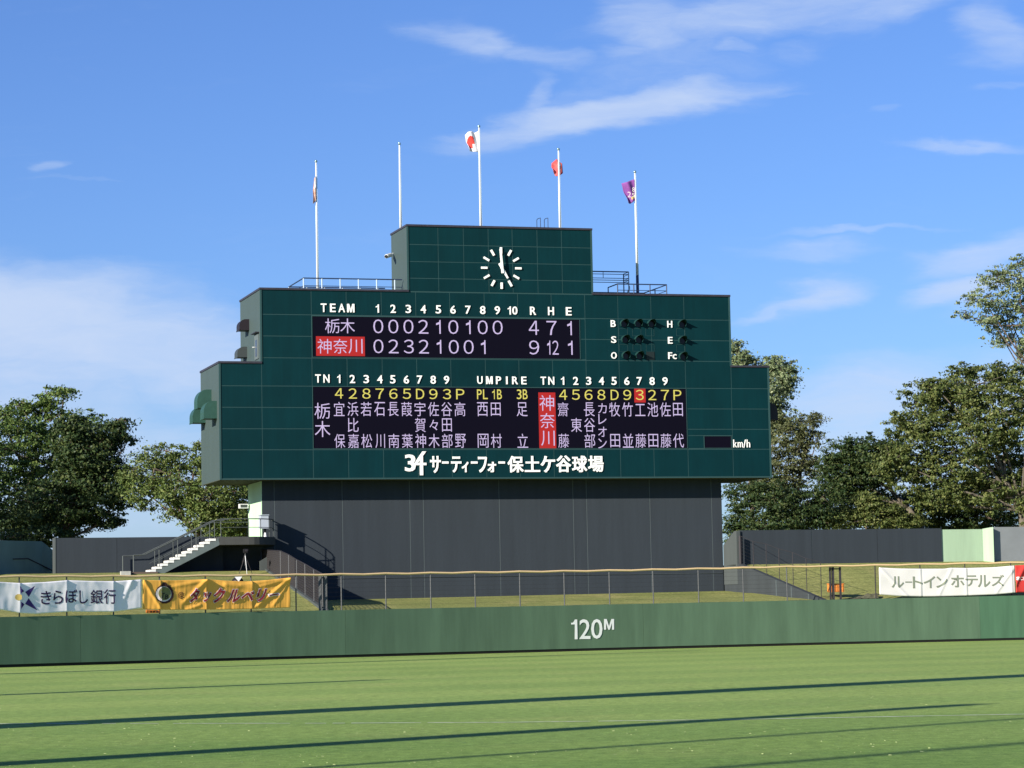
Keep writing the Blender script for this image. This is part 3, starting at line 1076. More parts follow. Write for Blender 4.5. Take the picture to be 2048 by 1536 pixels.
def flag(name, label, outline_fn, mats_fn, pole_s, d, nx=18, nz=16):
    """cloth grid: outline_fn(u, v) -> (px, py); waves in depth"""
    me = bpy.data.meshes.new(name)
    vs, fs, mi = [], [], []
    for j in range(nz + 1):
        for i in range(nx + 1):
            u, v = i / nx, j / nz
            px, py = outline_fn(u, v)
            a = face(px, py, d)
            dd = d + .06 + .16 * u * math.sin(u * 7.5 + v * 2.6) + .05 * math.sin(v * 9 + u * 4) * u
            vs.append(W(a[0], dd, a[2]))
    names_ = []
    for j in range(nz):
        for i in range(nx):
            k = j * (nx + 1) + i
            fs.append((k, k + 1, k + nx + 2, k + nx + 1))
            mn = mats_fn((i + .5) / nx, (j + .5) / nz)
            if mn not in names_:
                names_.append(mn)
            mi.append(names_.index(mn))
    org = vs[0]
    me.from_pydata([tuple(p[k] - org[k] for k in range(3)) for p in vs], [], fs)
    for n_ in names_:
        me.materials.append(MATS[n_])
    me.polygons.foreach_set('material_index', mi)
    me.polygons.foreach_set('use_smooth', [True] * len(mi))
    o = bpy.data.objects.new(name, me)
    COL.objects.link(o)
    o.location = org
    so = o.modifiers.new('thick', 'SOLIDIFY'); so.thickness = .012
    ORIG[o.name] = org
    return tag(o, label, 'flag', 'flags over the scoreboard')


def lerp(a, b, t): return a + (b - a) * t


def poly_at(pts, t):
    n = len(pts) - 1
    k = min(int(t * n), n - 1)
    f = t * n - k
    return lerp(pts[k][0], pts[k + 1][0], f), lerp(pts[k][1], pts[k + 1][1], f)


def two_edges(top, bot):
    def fn(u, v):
        a = poly_at(top, u); b = poly_at(bot, u)
        return lerp(a[0], b[0], v), lerp(a[1], b[1], v)
    return fn


flag('flag', 'white flag with red disc on the tallest pole',
     two_edges([(958, 261.5), (951, 265), (944, 262), (936, 264), (931.5, 270)], [(960, 304), (955, 303.5), (948, 303), (942, 302), (939, 299)]),
     lambda u, v: 'flag_red' if ((u - .66) / .26) ** 2 + ((v - .53) / .31) ** 2 < 1 and not (u < .55 and .62 < v) else 'flag_white', fp3[0], 1.85, 28, 24)
flag('flag', 'small crumpled crimson and pink flag half hidden by its pole',
     two_edges([(1125, 327), (1119, 322), (1113, 318), (1104.5, 326)], [(1126.5, 346), (1120, 351), (1113, 352), (1106.5, 342)]),
     lambda u, v: 'flag_white' if (u - .35) ** 2 + (v - .2) ** 2 < .03 else 'flag_crimson', fp4[0], 2.0, 16, 12)
flag('flag', 'purple flag with pale lettering and gold edge, rightmost pole',
     two_edges([(1270, 358), (1263, 360), (1254, 364), (1244.5, 366)], [(1272, 399), (1267, 403), (1262, 407), (1257, 405)]),
     lambda u, v: 'flag_purple' if not (u < .5 and .78 < v < .9) else 'ink_gold', fp5[0], 2.5, 18, 16)
flag('flag', 'narrow furled bronze and white flag hanging on the leftmost pole',
     two_edges([(632.5, 350), (631, 352), (629.5, 356)], [(634.5, 396), (630, 404), (626, 408)]),
     lambda u, v: 'flag_bronze' if v > .42 or u > .8 else 'flag_white', fp1[0], 2.5, 8, 18)
# lettering on the purple flag
fl5 = [o for o in bpy.data.objects if o.name.startswith('flag.') and 'purple' in o.get('label', '')][0]
for ch, x, y, w, h in (('2', 1258.5, 389, 7, 11), ('8', 1267, 379, 5, 9), ('5', 1266.5, 390, 5, 8)):
    mb = glyph_solid(ch, *[q for q in px_rect(x - w / 2, x + w / 2, y - h / 2, y + h / 2, 2.1)], TF(2.1), .005, 0)
    build('lettering', mb, 'ink_white', fl5)


def rail_run(mb, pts, z, r=.022):
    for a, c in zip(pts, pts[1:]):
        mb.tube((a[0], a[1], z), (c[0], c[1], z), r, n=5)


# left roof railing
sL0 = face(607, 556, .9)[0]; zr = face(607, 556, .9)[2]
sL1 = S_TL - .12
t = thing('roof_railing', 'low blue and white guard rail left of the clock tower', 'railing', W(sL0, 2.5, Z_U), 'guard rails on the scoreboard roof')
mb = B(); rail_run(mb, [(sL1, .9), (sL0, .9), (sL0, 4.9), (sL1, 4.9)], zr, .035)
build('top_rail', mb, 'rail_navy', t)
mb = B(); rail_run(mb, [(sL1, .9), (sL0, .9), (sL0, 4.9), (sL1, 4.9)], zr - .42, .02)
build('mid_rail', mb, 'rail_navy', t)
n = 6
for k in range(n):
    s = lerp(sL0, sL1, k / (n - .6))
    for d in (.9, 4.9):
        mb = B(); mb.tube((s, d, Z_U - .2), (s, d, zr - .02), .038, n=6)
        build('post', mb, 'rail_pale', t)
# right roof railing
sR0 = face(1235, 568, .9)[0]; sR1 = face(1333, 569.5, .9)[0]; zr2 = face(1300, 569, .9)[2]
t = thing('roof_railing', 'dark blue guard rail round the purple flag pole foot', 'railing', W(sR0, 2.5, Z_U), 'guard rails on the scoreboard roof')
mb = B(); rail_run(mb, [(sR0, 2.6), (sR0, .9), (sR1, .9), (sR1, 4.9), (S_TR + .1, 4.9)], zr2, .035)
build('top_rail', mb, 'rail_navy', t)
mb = B(); rail_run(mb, [(sR0, .9), (sR1, .9), (sR1, 4.9), (S_TR + .1, 4.9)], zr2 - .35, .02)
build('mid_rail', mb, 'rail_navy', t)
for s, d in [(sR0, .9), (lerp(sR0, sR1, .33), .9), (lerp(sR0, sR1, .66), .9), (sR1, .9), (sR1, 2.9), (sR1, 4.9), (sR0, 2.6), (lerp(sR0, sR1, .5), 4.9), (S_TR + .5, 4.9)]:
    mb = B(); mb.tube((s, d, Z_U - .2), (s, d, zr2), .034, n=6)
    build('post', mb, 'rail_navy', t)
# tall frame beside the tower
sa, sb2 = S_TR + .12, face(1257, 543, 3.0)[0]
t = thing('ladder_guard', 'tall dark blue rail frame against the right of the clock tower', 'railing', W(sa, 3, Z_U), 'guard rails on the scoreboard roof')
zt = [face(1200, y, 3.0)[2] for y in (543, 548, 556, 560, 564.5)]
for k, z in enumerate(zt):
    mb = B(); mb.tube((sa, 3.0, z), (sb2 - (0 if k else 0), 3.0, z), .035 if k == 0 else .02, n=5)
    mb.tube((sb2, 3.0, z), (sb2, 3.9, z), .02, n=5)
    build('rail', mb, 'rail_navy', t)
for s, d in ((sa, 3.0), (sb2, 3.0), (sb2, 3.9), (lerp(sa, sb2, .5), 3.0)):
    mb = B(); mb.tube((s, d, Z_U - .2 if s != lerp(sa, sb2, .5) else zt[2]), (s, d, zt[0]), .035 if s == sb2 else .022, n=5)
    build('post', mb, 'rail_navy' if d > 3.1 else 'rail_pale', t)
mb = B()
for k in range(9):
    mb.tube((sb2 - .05 + .05 * math.sin(k), 2.9, Z_U + k * .09), (sb2 - .05 + .05 * math.sin(k + 1), 2.9, Z_U + (k + 1) * .09), .05, n=6)
o = build('cable_coil', mb, 'alu')
tag(o, 'pale coiled cable hanging at the tall rail frame on the roof', 'cable')
# ladder hoops over the tower edge
t = thing('roof_ladder', 'two hooked ladder rails on top of the clock tower', 'ladder', W(face(1082, 450, 3.5)[0], 3.5, Z_T))
for px in (1075.5, 1090.5):
    s = face(px, 445, 3.5)[0]
    zt_ = face(px, 437, 3.5)[2]
    mb = B(); mb.path([(s, 3.68, Z_T - .5), (s, 3.68, zt_ - .06), (s + .03, 3.6, zt_), (s + .1, 3.3, zt_), (s + .1, 3.3, Z_T)], .02, 5)
    build('rail', mb, 'rail_navy', t)
for z in (Z_T - .1, Z_T + .18):
    mb = B(); mb.tube((face(1075.5, 445, 3.5)[0], 3.68, z), (face(1090.5, 445, 3.5)[0], 3.68, z), .015, n=5)
    build('rung', mb, 'rail_navy', t)

# ================================================================== GROUND
def yw(x):     # the outfield wall line, world x -> y
    return 134.3 + .625 * x - .00522 * x * x


def sd_wall(s):   # depth d of the outfield wall at board coordinate s
    x = s * EV[0]
    for _ in range(30):
        # point with board coordinate s on the curve
        y = yw(x)
        q = LL((x, y, 0))
        x += (s - q[0]) * .8
    return LL((x, yw(x), 0))[1]


def ztop(x): return 2.275 + .0045 * x


mb = MB()
# field: one sheet to the horizon
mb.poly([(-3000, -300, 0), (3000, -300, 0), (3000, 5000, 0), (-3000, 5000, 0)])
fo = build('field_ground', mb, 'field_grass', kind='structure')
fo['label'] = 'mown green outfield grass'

Z_PL = 4.47
S_LW, S_RW = -14.0, 12.8


def slant(px, s0):
    x, y = curve_pt(px)
    q = LL((x, y, 0))
    return (q[0] - s0) / (q[1] - D_LOW), q[1]


def curve_pt(px):
    """point of the outfield wall line seen at column px"""
    x = 0.0
    for _ in range(40):
        y = yw(x)
        r_ = ray(px, 1270)
        x += (r_[0] / r_[1] * y - x) * .8
    return x, yw(x)


S_LW, S_RW = -13.98, 12.72
K_R, D_WR = slant(1656, S_RW)
K_L, D_WL = slant(654, S_LW)


def sR(d): return S_RW + K_R * (d - D_LOW)
def sL(d): return S_LW + K_L * (d - D_LOW)
def WR(o, d, z): return W(sR(d) + o, d, z)
def WL(o, d, z): return W(sL(d) + o, d, z)


def side_k(px, py, s0, k, off=0.0):
    a = W(s0 + off, D_LOW, 0)
    c = W(s0 + off - 10 * k, D_LOW - 10, 0)
    dx, dy = c[0] - a[0], c[1] - a[1]
    return LL(hit(px, py, a, (-dy, dx, 0)))


def bank_patch(name, s0, s1, dback, zf_, zb_, ns, nd, mname, wob=.05):
    vs, fs = [], []
    sw0, sb0 = s0 if isinstance(s0, tuple) else (s0, s0)
    sw1, sb1 = s1 if isinstance(s1, tuple) else (s1, s1)
    for i in range(ns + 1):
        s_w = lerp(sw0, sw1, i / ns)
        df = sd_wall(s_w) + .15
        for j in range(nd + 1):
            v = j / nd
            d = lerp(df, dback, v)
            s = lerp(s_w, lerp(sb0, sb1, i / ns), v)
            zb__ = zb_(s) if callable(zb_) else zb_
            z = lerp(zf_(W(s, df, 0)[0]) - .06, zb__, v) + wob * mnoise.noise(Vector((s * .35, d * .35, 1.0))) * (1 if 0 < j < nd else 0)
            vs.append(W(s, d, z))
    for i in range(ns):
        for j in range(nd):
            k = i * (nd + 1) + j
            fs.append((k, k + nd + 1, k + nd + 2, k + 1))
    m_ = MB(); m_.v = vs; m_.f = fs
    return build(name, m_, mname, smooth=True, kind='structure')


z_rb = face(1700, 1126, -.4)[2]
bank_patch('grass_bank', (sL(D_WL), S_LW), (sR(D_WR), S_RW), D_LOW + .02, ztop, lambda s: 2.87 + (s + 10) * .006, 60, 20, 'bank_grass', .07)
bank_patch('grass_slope', -75, (sL(D_WL), sL(-1.0)), -1.0, ztop, Z_PL, 60, 20, 'bank_grass', .12)
bank_patch('grass_slope', (sR(D_WR), sR(-.35)), 90, -.35, ztop, z_rb, 60, 20, 'bank_grass', .12)
mb = B(); mb.poly([(-900, -1.02, Z_PL - .02), (S_LW, -1.02, Z_PL - .02), (S_LW, 1500, Z_PL - .02), (-900, 1500, Z_PL - .02)])
mb.poly([(S_LW, 1.6, Z_PL - .02), (S_RW, 1.6, Z_PL - .02), (S_RW, 1500, Z_PL - .02), (S_LW, 1500, Z_PL - .02)])
mb.poly([(S_RW, -.36, Z_PL - .02), (900, -.36, Z_PL - .02), (900, 1500, Z_PL - .02), (S_RW, 1500, Z_PL - .02)])
build('upper_ground', mb, 'bank_grass', kind='structure')

# faint white line on the outfield
mb = MB()
P0 = [hit(x, y, (0, 0, 0), (0, 0, 1)) for x, y in ((-200, 1448), (640, 1447), (1024, 1445), (1500, 1439), (2300, 1424))]
for a, c in zip(P0, P0[1:]):
    n_ = 30
    for k in range(n_):
        if random.random() < .12:
            continue
        x0, x1 = lerp(a[0], c[0], k / n_), lerp(a[0], c[0], (k + 1) / n_)
        y0_, y1_ = lerp(a[1], c[1], k / n_), lerp(a[1], c[1], (k + 1) / n_)
        w = .05 + .04 * random.random()
        mb.poly([(x0, y0_ - w, .006), (x1, y1_ - w, .006), (x1, y1_ + w, .006), (x0, y0_ + w, .006)])
mat('chalk', (.52, .60, .42), rough=1)
build('chalk_line', mb, 'chalk', kind='structure')['label'] = 'worn white line across the outfield grass'

# cut grass lying about
nv = 3000
vs, fs = [], []
for k in range(nv):
    y = 24 + 105 * random.random() ** 1.6
    x = (random.random() * 2 - 1) * .2 * y
    if y > yw(x) - 2 or mnoise.noise(Vector((x * .25, y * .12, 3))) < -.05:
        continue
    w = .006 + .018 * random.random() ** 2
    h = .005 + .010 * random.random()
    a = random.random() * math.pi
    i = len(vs)
    dx, dy = math.cos(a) * w, math.sin(a) * w
    vs += [(x - dx, y - dy, .004), (x + dx, y + dy, .004), (x + dx * .6, y + dy * .6 + .01, h), (x - dx * .7, y - dy * .7 + .01, h * .8)]
    fs.append((i, i + 1, i + 2, i + 3))
mb = MB(); mb.v = vs; mb.f = fs
o = build('grass_clippings', mb, 'dry_litter', kind='stuff')
tag(o, 'pale dry grass clippings scattered on the outfield', 'clippings')

# ================================================================== OUTFIELD WALL
def curve_pt(px):
    """point of the outfield wall line seen at column px"""
    x = 0.0
    for _ in range(40):
        y = yw(x)
        r_ = ray(px, 1270)
        x += (r_[0] / r_[1] * y - x) * .8
    return x, yw(x)


def wall_normal(x):
    t_ = Vector((1, .625 - 2 * .00522 * x, 0)).normalized()
    return Vector((t_.y, -t_.x, 0))     # towards the camera


wall = thing('outfield_wall', 'long padded green outfield wall marked 120M across the field', 'wall', (0, yw(0), 0))
seams = [curve_pt(p)[0] for p in (160, 690, 1286, 1960, 2250)]
xs_ = [-48, -40, -33, -27] + seams + [42, 52]
for a, c in zip(xs_, xs_[1:]):
    n_ = 26
    mb = MB()
    F_, Bk = [], []
    for k in range(n_ + 1):
        x = lerp(a + .006, c - .006, k / n_)
        y = yw(x)
        nn = wall_normal(x)
        F_.append((x + nn.x * .06, y + nn.y * .06, x))
        Bk.append((x - nn.x * .14, y - nn.y * .14, x))
    for k in range(n_):
        q = [(F_[k][0], F_[k][1]), (F_[k + 1][0], F_[k + 1][1]), (Bk[k + 1][0], Bk[k + 1][1]), (Bk[k][0], Bk[k][1])]
        za, zc_ = ztop(F_[k][2]), ztop(F_[k + 1][2])
        i = mb.pts([(q[0][0], q[0][1], .13), (q[1][0], q[1][1], .13), (q[2][0], q[2][1], .13), (q[3][0], q[3][1], .13),
                    (q[0][0], q[0][1], za), (q[1][0], q[1][1], zc_), (q[2][0], q[2][1], zc_), (q[3][0], q[3][1], za)])
        fl = [(0, 3, 2, 1), (4, 5, 6, 7), (0, 1, 5, 4), (2, 3, 7, 6)]
        if k == 0: fl.append((3, 0, 4, 7))
        if k == n_ - 1: fl.append((1, 2, 6, 5))
        mb.f += [tuple(i + t for t in f_) for f_ in fl]
    build('panel', mb, 'pad_green_deep' if a > seams[3] - .1 else 'pad_green', wall)
mb = MB()
for k in range(100):
    x, x2 = -48 + k, -47 + k
    n1, n2 = wall_normal(x), wall_normal(x2)
    mb.prism([(x + n1.x * .03, yw(x) + n1.y * .03, 0), (x2 + n2.x * .03, yw(x2) + n2.y * .03, 0), (x2 + n2.x * .03, yw(x2) + n2.y * .03, .128), (x + n1.x * .03, yw(x) + n1.y * .03, .128)],
             [(x - n1.x * .1, yw(x) - n1.y * .1, 0), (x2 - n2.x * .1, yw(x2) - n2.y * .1, 0), (x2 - n2.x * .1, yw(x2) - n2.y * .1, .128), (x - n1.x * .1, yw(x) - n1.y * .1, .128)])
build('base_strip', mb, 'gap_black', wall)  # dark strip stands in for the contact shade below the padding
# distance marking
xc, yc = curve_pt(1185)
nn = wall_normal(xc)
PW = (xc + nn.x * .075, yc + nn.y * .075, 0)


def wall_T(x, y, h):
    p = hit(x, y, PW, nn)
    return (p[0] + nn.x * h, p[1] + nn.y * h, p[2])


for ch, x0, x1, y0_, y1_, bold in (('2', 1158.6, 1180.8, 1238.5, 1278, .008), ('0', 1182, 1204.8, 1238, 1277.5, .008), ('M', 1207.8, 1228, 1238, 1259.3, .022)):
    mb = glyph_solid(ch, x0, x1, y1_, y0_, wall_T, .008, bold)
    build('marking', mb, 'white_paint', wall)
mb = MB()
for pl in ([(1149.5, 1239), (1154.2, 1239), (1155, 1278.5), (1149.2, 1278.5)], [(1142, 1245.5), (1146, 1245.3), (1149.4, 1239.2), (1149.4, 1248.8), (1142.2, 1249)]):
    mb.poly([wall_T(x, y, .008) for x, y in pl])
build('marking', mb, 'white_paint', wall)

# ================================================================== OUTFIELD FENCE
fence = thing('outfield_fence', 'wire fence with yellow top rail standing on the outfield wall', 'fence', (0, yw(0), 2.2))
posts_px = [-230, -140, -50, 40, 135, 228.5, 320.8, 412.7, 504, 594, 685, 774, 864, 953, 1042.7, 1131.5, 1222, 1309.6, 1400.4, 1490, 1577.7, 1669, 1755, 1845, 1935, 2027, 2118, 2208]
rail_px_y = [(-230, 1154), (0, 1152.6), (135, 1152), (300, 1151.5), (504, 1150), (700, 1148), (864, 1145.5), (1042, 1143), (1222, 1140.5), (1400, 1137), (1577, 1133), (1755, 1130), (1900, 1127), (2048, 1124.5), (2208, 1121)]


def interp(tab, x):
    for (a, ya), (c, yc_) in zip(tab, tab[1:]):
        if x <= c:
            return lerp(ya, yc_, (x - a) / (c - a))
    return tab[-1][1]


def fence_pt(px, off=-.05):
    x, y = curve_pt(px)
    nn_ = wall_normal(x)
    return x + nn_.x * off, y + nn_.y * off


def rail_z(px):
    x, y = fence_pt(px)
    return hit(px, interp(rail_px_y, px), (x, y, 0), (0, 1, 0))[2]


FP = []
for i, px in enumerate(posts_px):
    x, y = fence_pt(px)
    z = rail_z(px)
    FP.append((x, y, z, px))
    if 1660 < px < 1680:
        continue
    mb = MB(); mb.tube((x, y, ztop(x) - .02), (x, y, z - .03), .032, n=8)
    build('post', mb, 'post_grey' if px < 1600 else 'post_dark', fence)
for a, c in zip(FP, FP[1:]):
    mid = ((a[0] + c[0]) / 2, (a[1] + c[1]) / 2, (a[2] + c[2]) / 2 - .035)
    mb = MB(); mb.tube(a[:3], mid, .054, n=10, cap=False); mb.tube(mid, c[:3], .054, n=10, cap=False)
    build('top_rail', mb, 'rail_yellow', fence, smooth=True)
mb = MB()
for a, c in zip(FP, FP[1:]):
    za, zc_ = ztop(a[0]), ztop(c[0])
    for k in range(1, 8):
        f_ = k / 8
        mb.tube((a[0], a[1] - .02, lerp(za, a[2], f_)), (c[0], c[1] - .02, lerp(zc_, c[2], f_)), .0035, n=3, cap=False)
build('wire', mb, 'mesh_dark', fence, kind='stuff')

# gates at both retaining walls
def gate(label, pxs, y0_, y1_, m, cross=False):
    x, y = fence_pt(pxs[0], -.25)
    t = thing('gate_frame', label, 'gate', (x, y, 2.2), 'service gates in the outfield fence')
    for px, r_ in pxs[1]:
        xx, yy = fence_pt(px, -.25)
        z1_ = rail_z(px) - .06
        mb = MB(); mb.box(xx - r_, xx + r_, yy - r_, yy + r_, 1.6, z1_)
        build('post', mb, m, t)
    a, c = pxs[1][0][0], pxs[1][-1][0]
    xa, ya = fence_pt(a, -.25); xb, yb = fence_pt(c, -.25)
    for dz in (.16, 1.55):
        mb = MB(); mb.tube((xa, ya, rail_z(a) - dz), (xb, yb, rail_z(c) - dz), .03, n=5)
        build('crossbar', mb, m, t)
    return t


gate('dark open gate frame beside the orange crate, right of centre', (1678, [(1668.5, .05), (1674, .065), (1688.5, .055)]), 1133, 1196, 'post_dark')
gate('pair of grey gate posts at the foot of the left side fence', (652, [(647, .07), (658, .075)]), 1147, 1218, 'post_grey')

# ================================================================== BANNERS
def cloth(x0, x1, top, bot, fold_fn, off=.10):
    def fn(px, v, h=0.0):
        """px column, v 0 top..1 bottom, h above the cloth"""
        x, y = curve_pt(px)
        nn_ = wall_normal(x)
        o_ = off + fold_fn(px, v) + h
        bx, by = x + nn_.x * o_, y + nn_.y * o_
        py = lerp(interp(top, px), interp(bot, px), v)
        p = hit(px, py, (x, y, 0), (0, 1, 0))
        return (bx, by, p[2])
    return fn


def banner(name, label, x0, x1, top, bot, fold_fn, material, nx=110, nz=26, off=.10, split=None):
    fn = cloth(x0, x1, top, bot, fold_fn, off)
    mb = MB()
    for j in range(nz + 1):
        for i in range(nx + 1):
            mb.v.append(fn(lerp(x0, x1, i / nx), j / nz))
    for j in range(nz):
        for i in range(nx):
            k = j * (nx + 1) + i
            mb.f.append((k, k + nx + 1, k + nx + 2, k + 1))
    o = build(name, mb, material, smooth=True)
    so = o.modifiers.new('thick', 'SOLIDIFY'); so.thickness = .006; so.offset = -1
    tag(o, label, 'banner', 'cloth banners tied to the outfield fence')
    return o, fn


def cloth_glyph(ch, x0, x1, y0_, y1_, o, fn, top, bot, m, bold=0.0, shear=0.0, h=.012, name='lettering', grow=0.0):
    vs, fs, _ = glyph(ch, bold, shear)
    bm = bmesh.new()
    bv = [bm.verts.new((x0 + (x1 - x0) * a, y1_ + (y0_ - y1_) * b_, 0)) for a, b_ in vs]
    for f_ in fs:
        try:
            bm.faces.new([bv[i] for i in f_])
        except ValueError:
            pass
    for _ in range(4):
        es = [e for e in bm.edges if e.calc_length() > 2.4]
        if not es:
            break
        bmesh.ops.subdivide_edges(bm, edges=es, cuts=1)
        bmesh.ops.triangulate(bm, faces=[f for f in bm.faces if len(f.verts) > 3])
    mb = MB()
    bm.verts.index_update()
    for v in bm.verts:
        px, py = v.co.x, v.co.y
        tt, bb_ = interp(top, px), interp(bot, px)
        mb.v.append(fn(px, (py - tt) / (bb_ - tt), h))
    mb.f = [tuple(v.index for v in f.verts) for f in bm.faces]
    bm.free()
    return build(name, mb, m, o)


def cloth_poly(pts, o, fn, top, bot, m, h=.012, name='emblem', n=6):
    """triangle or quad fan, subdivided"""
    bm = bmesh.new()
    bv = [bm.verts.new((x, y, 0)) for x, y in pts]
    bm.faces.new(bv)
    bmesh.ops.triangulate(bm, faces=bm.faces[:])
    for _ in range(4):
        es = [e for e in bm.edges if e.calc_length() > 2.4]
        if not es:
            break
        bmesh.ops.subdivide_edges(bm, edges=es, cuts=1)
        bmesh.ops.triangulate(bm, faces=[f for f in bm.faces if len(f.verts) > 3])
    mb = MB()
    bm.verts.index_update()
    for v in bm.verts:
        px, py = v.co.x, v.co.y
        tt, bb_ = interp(top, px), interp(bot, px)
        mb.v.append(fn(px, (py - tt) / (bb_ - tt), h))
    mb.f = [tuple(v.index for v in f.verts) for f in bm.faces]
    bm.free()
    return build(name, mb, m, o)


def post_fold(px, amp=.05, sharp=9.0):
    """cloth pressed against each post from behind"""
    e = 0
    for p in posts_px:
        dd = px - p
        if -70 < dd < 70:
            e += amp * (math.exp(-abs(dd) / sharp) if dd < 0 else -.7 * math.exp(-dd / sharp))
    return e


def n2(x, y, k=0.0):
    return mnoise.noise(Vector((x, y, k)))


# left white banner
wt = [(-240, 1168), (-50, 1163), (0, 1164), (40, 1166.3), (90, 1164), (133, 1160.5), (180, 1162), (228, 1162.5), (281, 1159)]
wb = [(-240, 1228), (-50, 1222), (0, 1219.5), (40, 1226.5), (70, 1228), (133, 1223.5), (180, 1224), (228, 1223.5), (281.5, 1216)]
ff = lambda px, v: post_fold(px, .055) + .03 * n2(px * .03, v * 1.5, 2) + .009 * n2(px * .11, v * 4, 5) + \
    (.05 * math.exp(-((px - 262 + 26 * v) / 4.0) ** 2) * (1 - v) if px > 225 else 0)
o, fn = banner('banner', 'long white banner with dark Japanese lettering and purple star, far left', -240, 281, wt, wb, ff, 'cloth_white', 200, 22)
for ch, x0, x1, y0_, y1_ in (('き', 79, 101, 1182, 1209), ('ら', 104.5, 124, 1181, 1208), ('ぼ', 128, 152.5, 1179, 1206), ('し', 156.5, 174, 1181, 1207.5),
                             ('銀', 179, 203.5, 1179.5, 1208), ('行', 205, 230.5, 1178.5, 1208)):
    cloth_glyph(ch, x0, x1, y0_, y1_, o, fn, wt, wb, 'ink_navy', bold=.012)
for pl in ([(68, 1171.5), (48, 1184), (55, 1194)], [(36.5, 1172), (46.5, 1182.5), (38, 1187.5)], [(55, 1196.5), (73, 1221), (48, 1208)], [(39, 1202.5), (47, 1208.5), (40, 1219.5)]):
    cloth_poly(pl, o, fn, wt, wb, 'ink_purple')
cloth_poly([(34 + 7 * math.cos(a * .6283), 1194.5 + 6.5 * math.sin(a * .6283)) for a in range(10)], o, fn, wt, wb, 'ink_gold')
# yellow banner
yt_ = [(284, 1160), (320, 1161), (350, 1161), (413, 1158.5), (450, 1161.5), (490, 1163), (504, 1162.5), (540, 1159.5), (579, 1155)]
yb_ = [(284, 1218), (330, 1219.5), (440, 1219), (510, 1217.5), (579, 1215)]


def yfold(px, v):
    e = post_fold(px, .05) + .03 * n2(px * .05, v * 2, 1) + .012 * n2(px * .22, v * 1.2, 4) * (.3 + v)
    for (ax, ay), (bx, by), w, a_ in (((286, 0), (318, .95), 3.0, .07), ((412, 0), (366, .75), 4, .08), ((412, .02), (330, .25), 4, .05), ((578, .02), (508, .95), 4, .09), ((578, .05), (520, .2), 3.5, .06), ((578, .1), (545, .9), 3, .05),
                                       ((450, .12), (500, .22), 5, .06), ((575, .0), (480, .12), 4, .05), ((398, .85), (372, 1.0), 3, .05)):
        # distance to segment in px space (v scaled by 58)
        X, Y = px, v * 58
        A_, B_ = Vector((ax, ay * 58)), Vector((bx, by * 58))
        ab = B_ - A_
        t_ = max(0, min(1, (Vector((X, Y)) - A_).dot(ab) / ab.length_squared))
        dd = (Vector((X, Y)) - (A_ + ab * t_)).length
        e += .75 * a_ * math.exp(-(dd / w) ** 2) * (1 - .4 * t_)
    return e


o, fn = banner('banner', 'wrinkled golden yellow banner with slanted maroon Japanese lettering', 284, 579, yt_, yb_, yfold, 'cloth_yellow', 190, 40)
for ch, x0, x1, y0_, y1_ in (('タ', 377, 397, 1177, 1205), ('ッ', 404, 421, 1184, 1204), ('ク', 425, 448, 1176, 1206), ('ル', 451, 477, 1179, 1205), ('ベ', 480, 507, 1182, 1202), ('リ', 511, 532, 1178, 1203), ):
    cloth_glyph(ch, x0 - 1.2, x1 + 1.2, y0_ - 1.2, y1_ + 1.2, o, fn, yt_, yb_, 'ink_white', bold=.06, shear=.35, h=.030)
    cloth_glyph(ch, x0, x1, y0_, y1_, o, fn, yt_, yb_, 'ink_maroon', bold=.030, shear=.35, h=.050)
cloth_poly([(533, 1188), (556, 1185.5), (558, 1190), (535, 1194)], o, fn, yt_, yb_, 'ink_white', .016)
cloth_poly([(535, 1189.5), (555, 1187), (556, 1189), (537, 1192)], o, fn, yt_, yb_, 'ink_maroon', .028)
cloth_glyph('@', 354.5, 366, 1184, 1197.5, o, fn, yt_, yb_, 'ink_brown', bold=.012, h=.02)
# plain round badge with brown rim and the letters TB
cx_, cy_ = 327, 1188
cloth_poly([(cx_ + 19 * math.cos(a * R(20)), cy_ + 19.5 * math.sin(a * R(20))) for a in range(18)], o, fn, yt_, yb_, 'ink_brown', .014)
cloth_poly([(cx_ - 2 + 16 * math.cos(a * R(20)), cy_ + 15.5 * math.sin(a * R(20))) for a in range(18)], o, fn, yt_, yb_, 'ink_white', .022)
cloth_poly([(cx_ + 0 + 13 * math.cos(a * R(20)), cy_ - 1 + 13.5 * math.sin(a * R(20))) for a in range(18)], o, fn, yt_, yb_, 'ink_olive', .030)
cloth_poly([(322, 1170), (324, 1165), (330, 1165), (333, 1170)], o, fn, yt_, yb_, 'ink_brown', .034)
cloth_poly([(316, 1171), (324, 1169), (340, 1171.5), (330, 1172.5)], o, fn, yt_, yb_, 'ink_brown', .036)
for ch, x0, x1, y0_, y1_ in (('T', 321, 328, 1186, 1196), ('B', 327, 334, 1189, 1198)):
    cloth_glyph(ch, x0, x1, y0_, y1_, o, fn, yt_, yb_, 'ink_black', bold=.02, shear=.2, h=.038)
# white banner on the right
rt = [(1760, 1135), (1800, 1137), (1846, 1137.5), (1890, 1137.5), (1905, 1135.5), (1936, 1136), (1990, 1134.5), (2032, 1131)]
rb = [(1760, 1189), (1800, 1192), (1846, 1193), (1890, 1192.5), (1936, 1191), (1990, 1189), (2034, 1185)]


def rfold(px, v):
    e = post_fold(px, .022, 5) + .02 * n2(px * .03, v * 2, 7)
    for (ax, ay), (bx, by), w, a_ in (((1762, 0), (1815, 1.0), 2.5, .03), ((1905, .05), (1880, .9), 2.5, .025), ((2030, .1), (1995, .9), 2.5, .035)):
        A_, B_ = Vector((ax, ay * 56)), Vector((bx, by * 56)); ab = B_ - A_
        P_ = Vector((px, v * 56))
        t_ = max(0, min(1, (P_ - A_).dot(ab) / ab.length_squared))
        e += a_ * math.exp(-((P_ - (A_ + ab * t_)).length / w) ** 2)
    return e


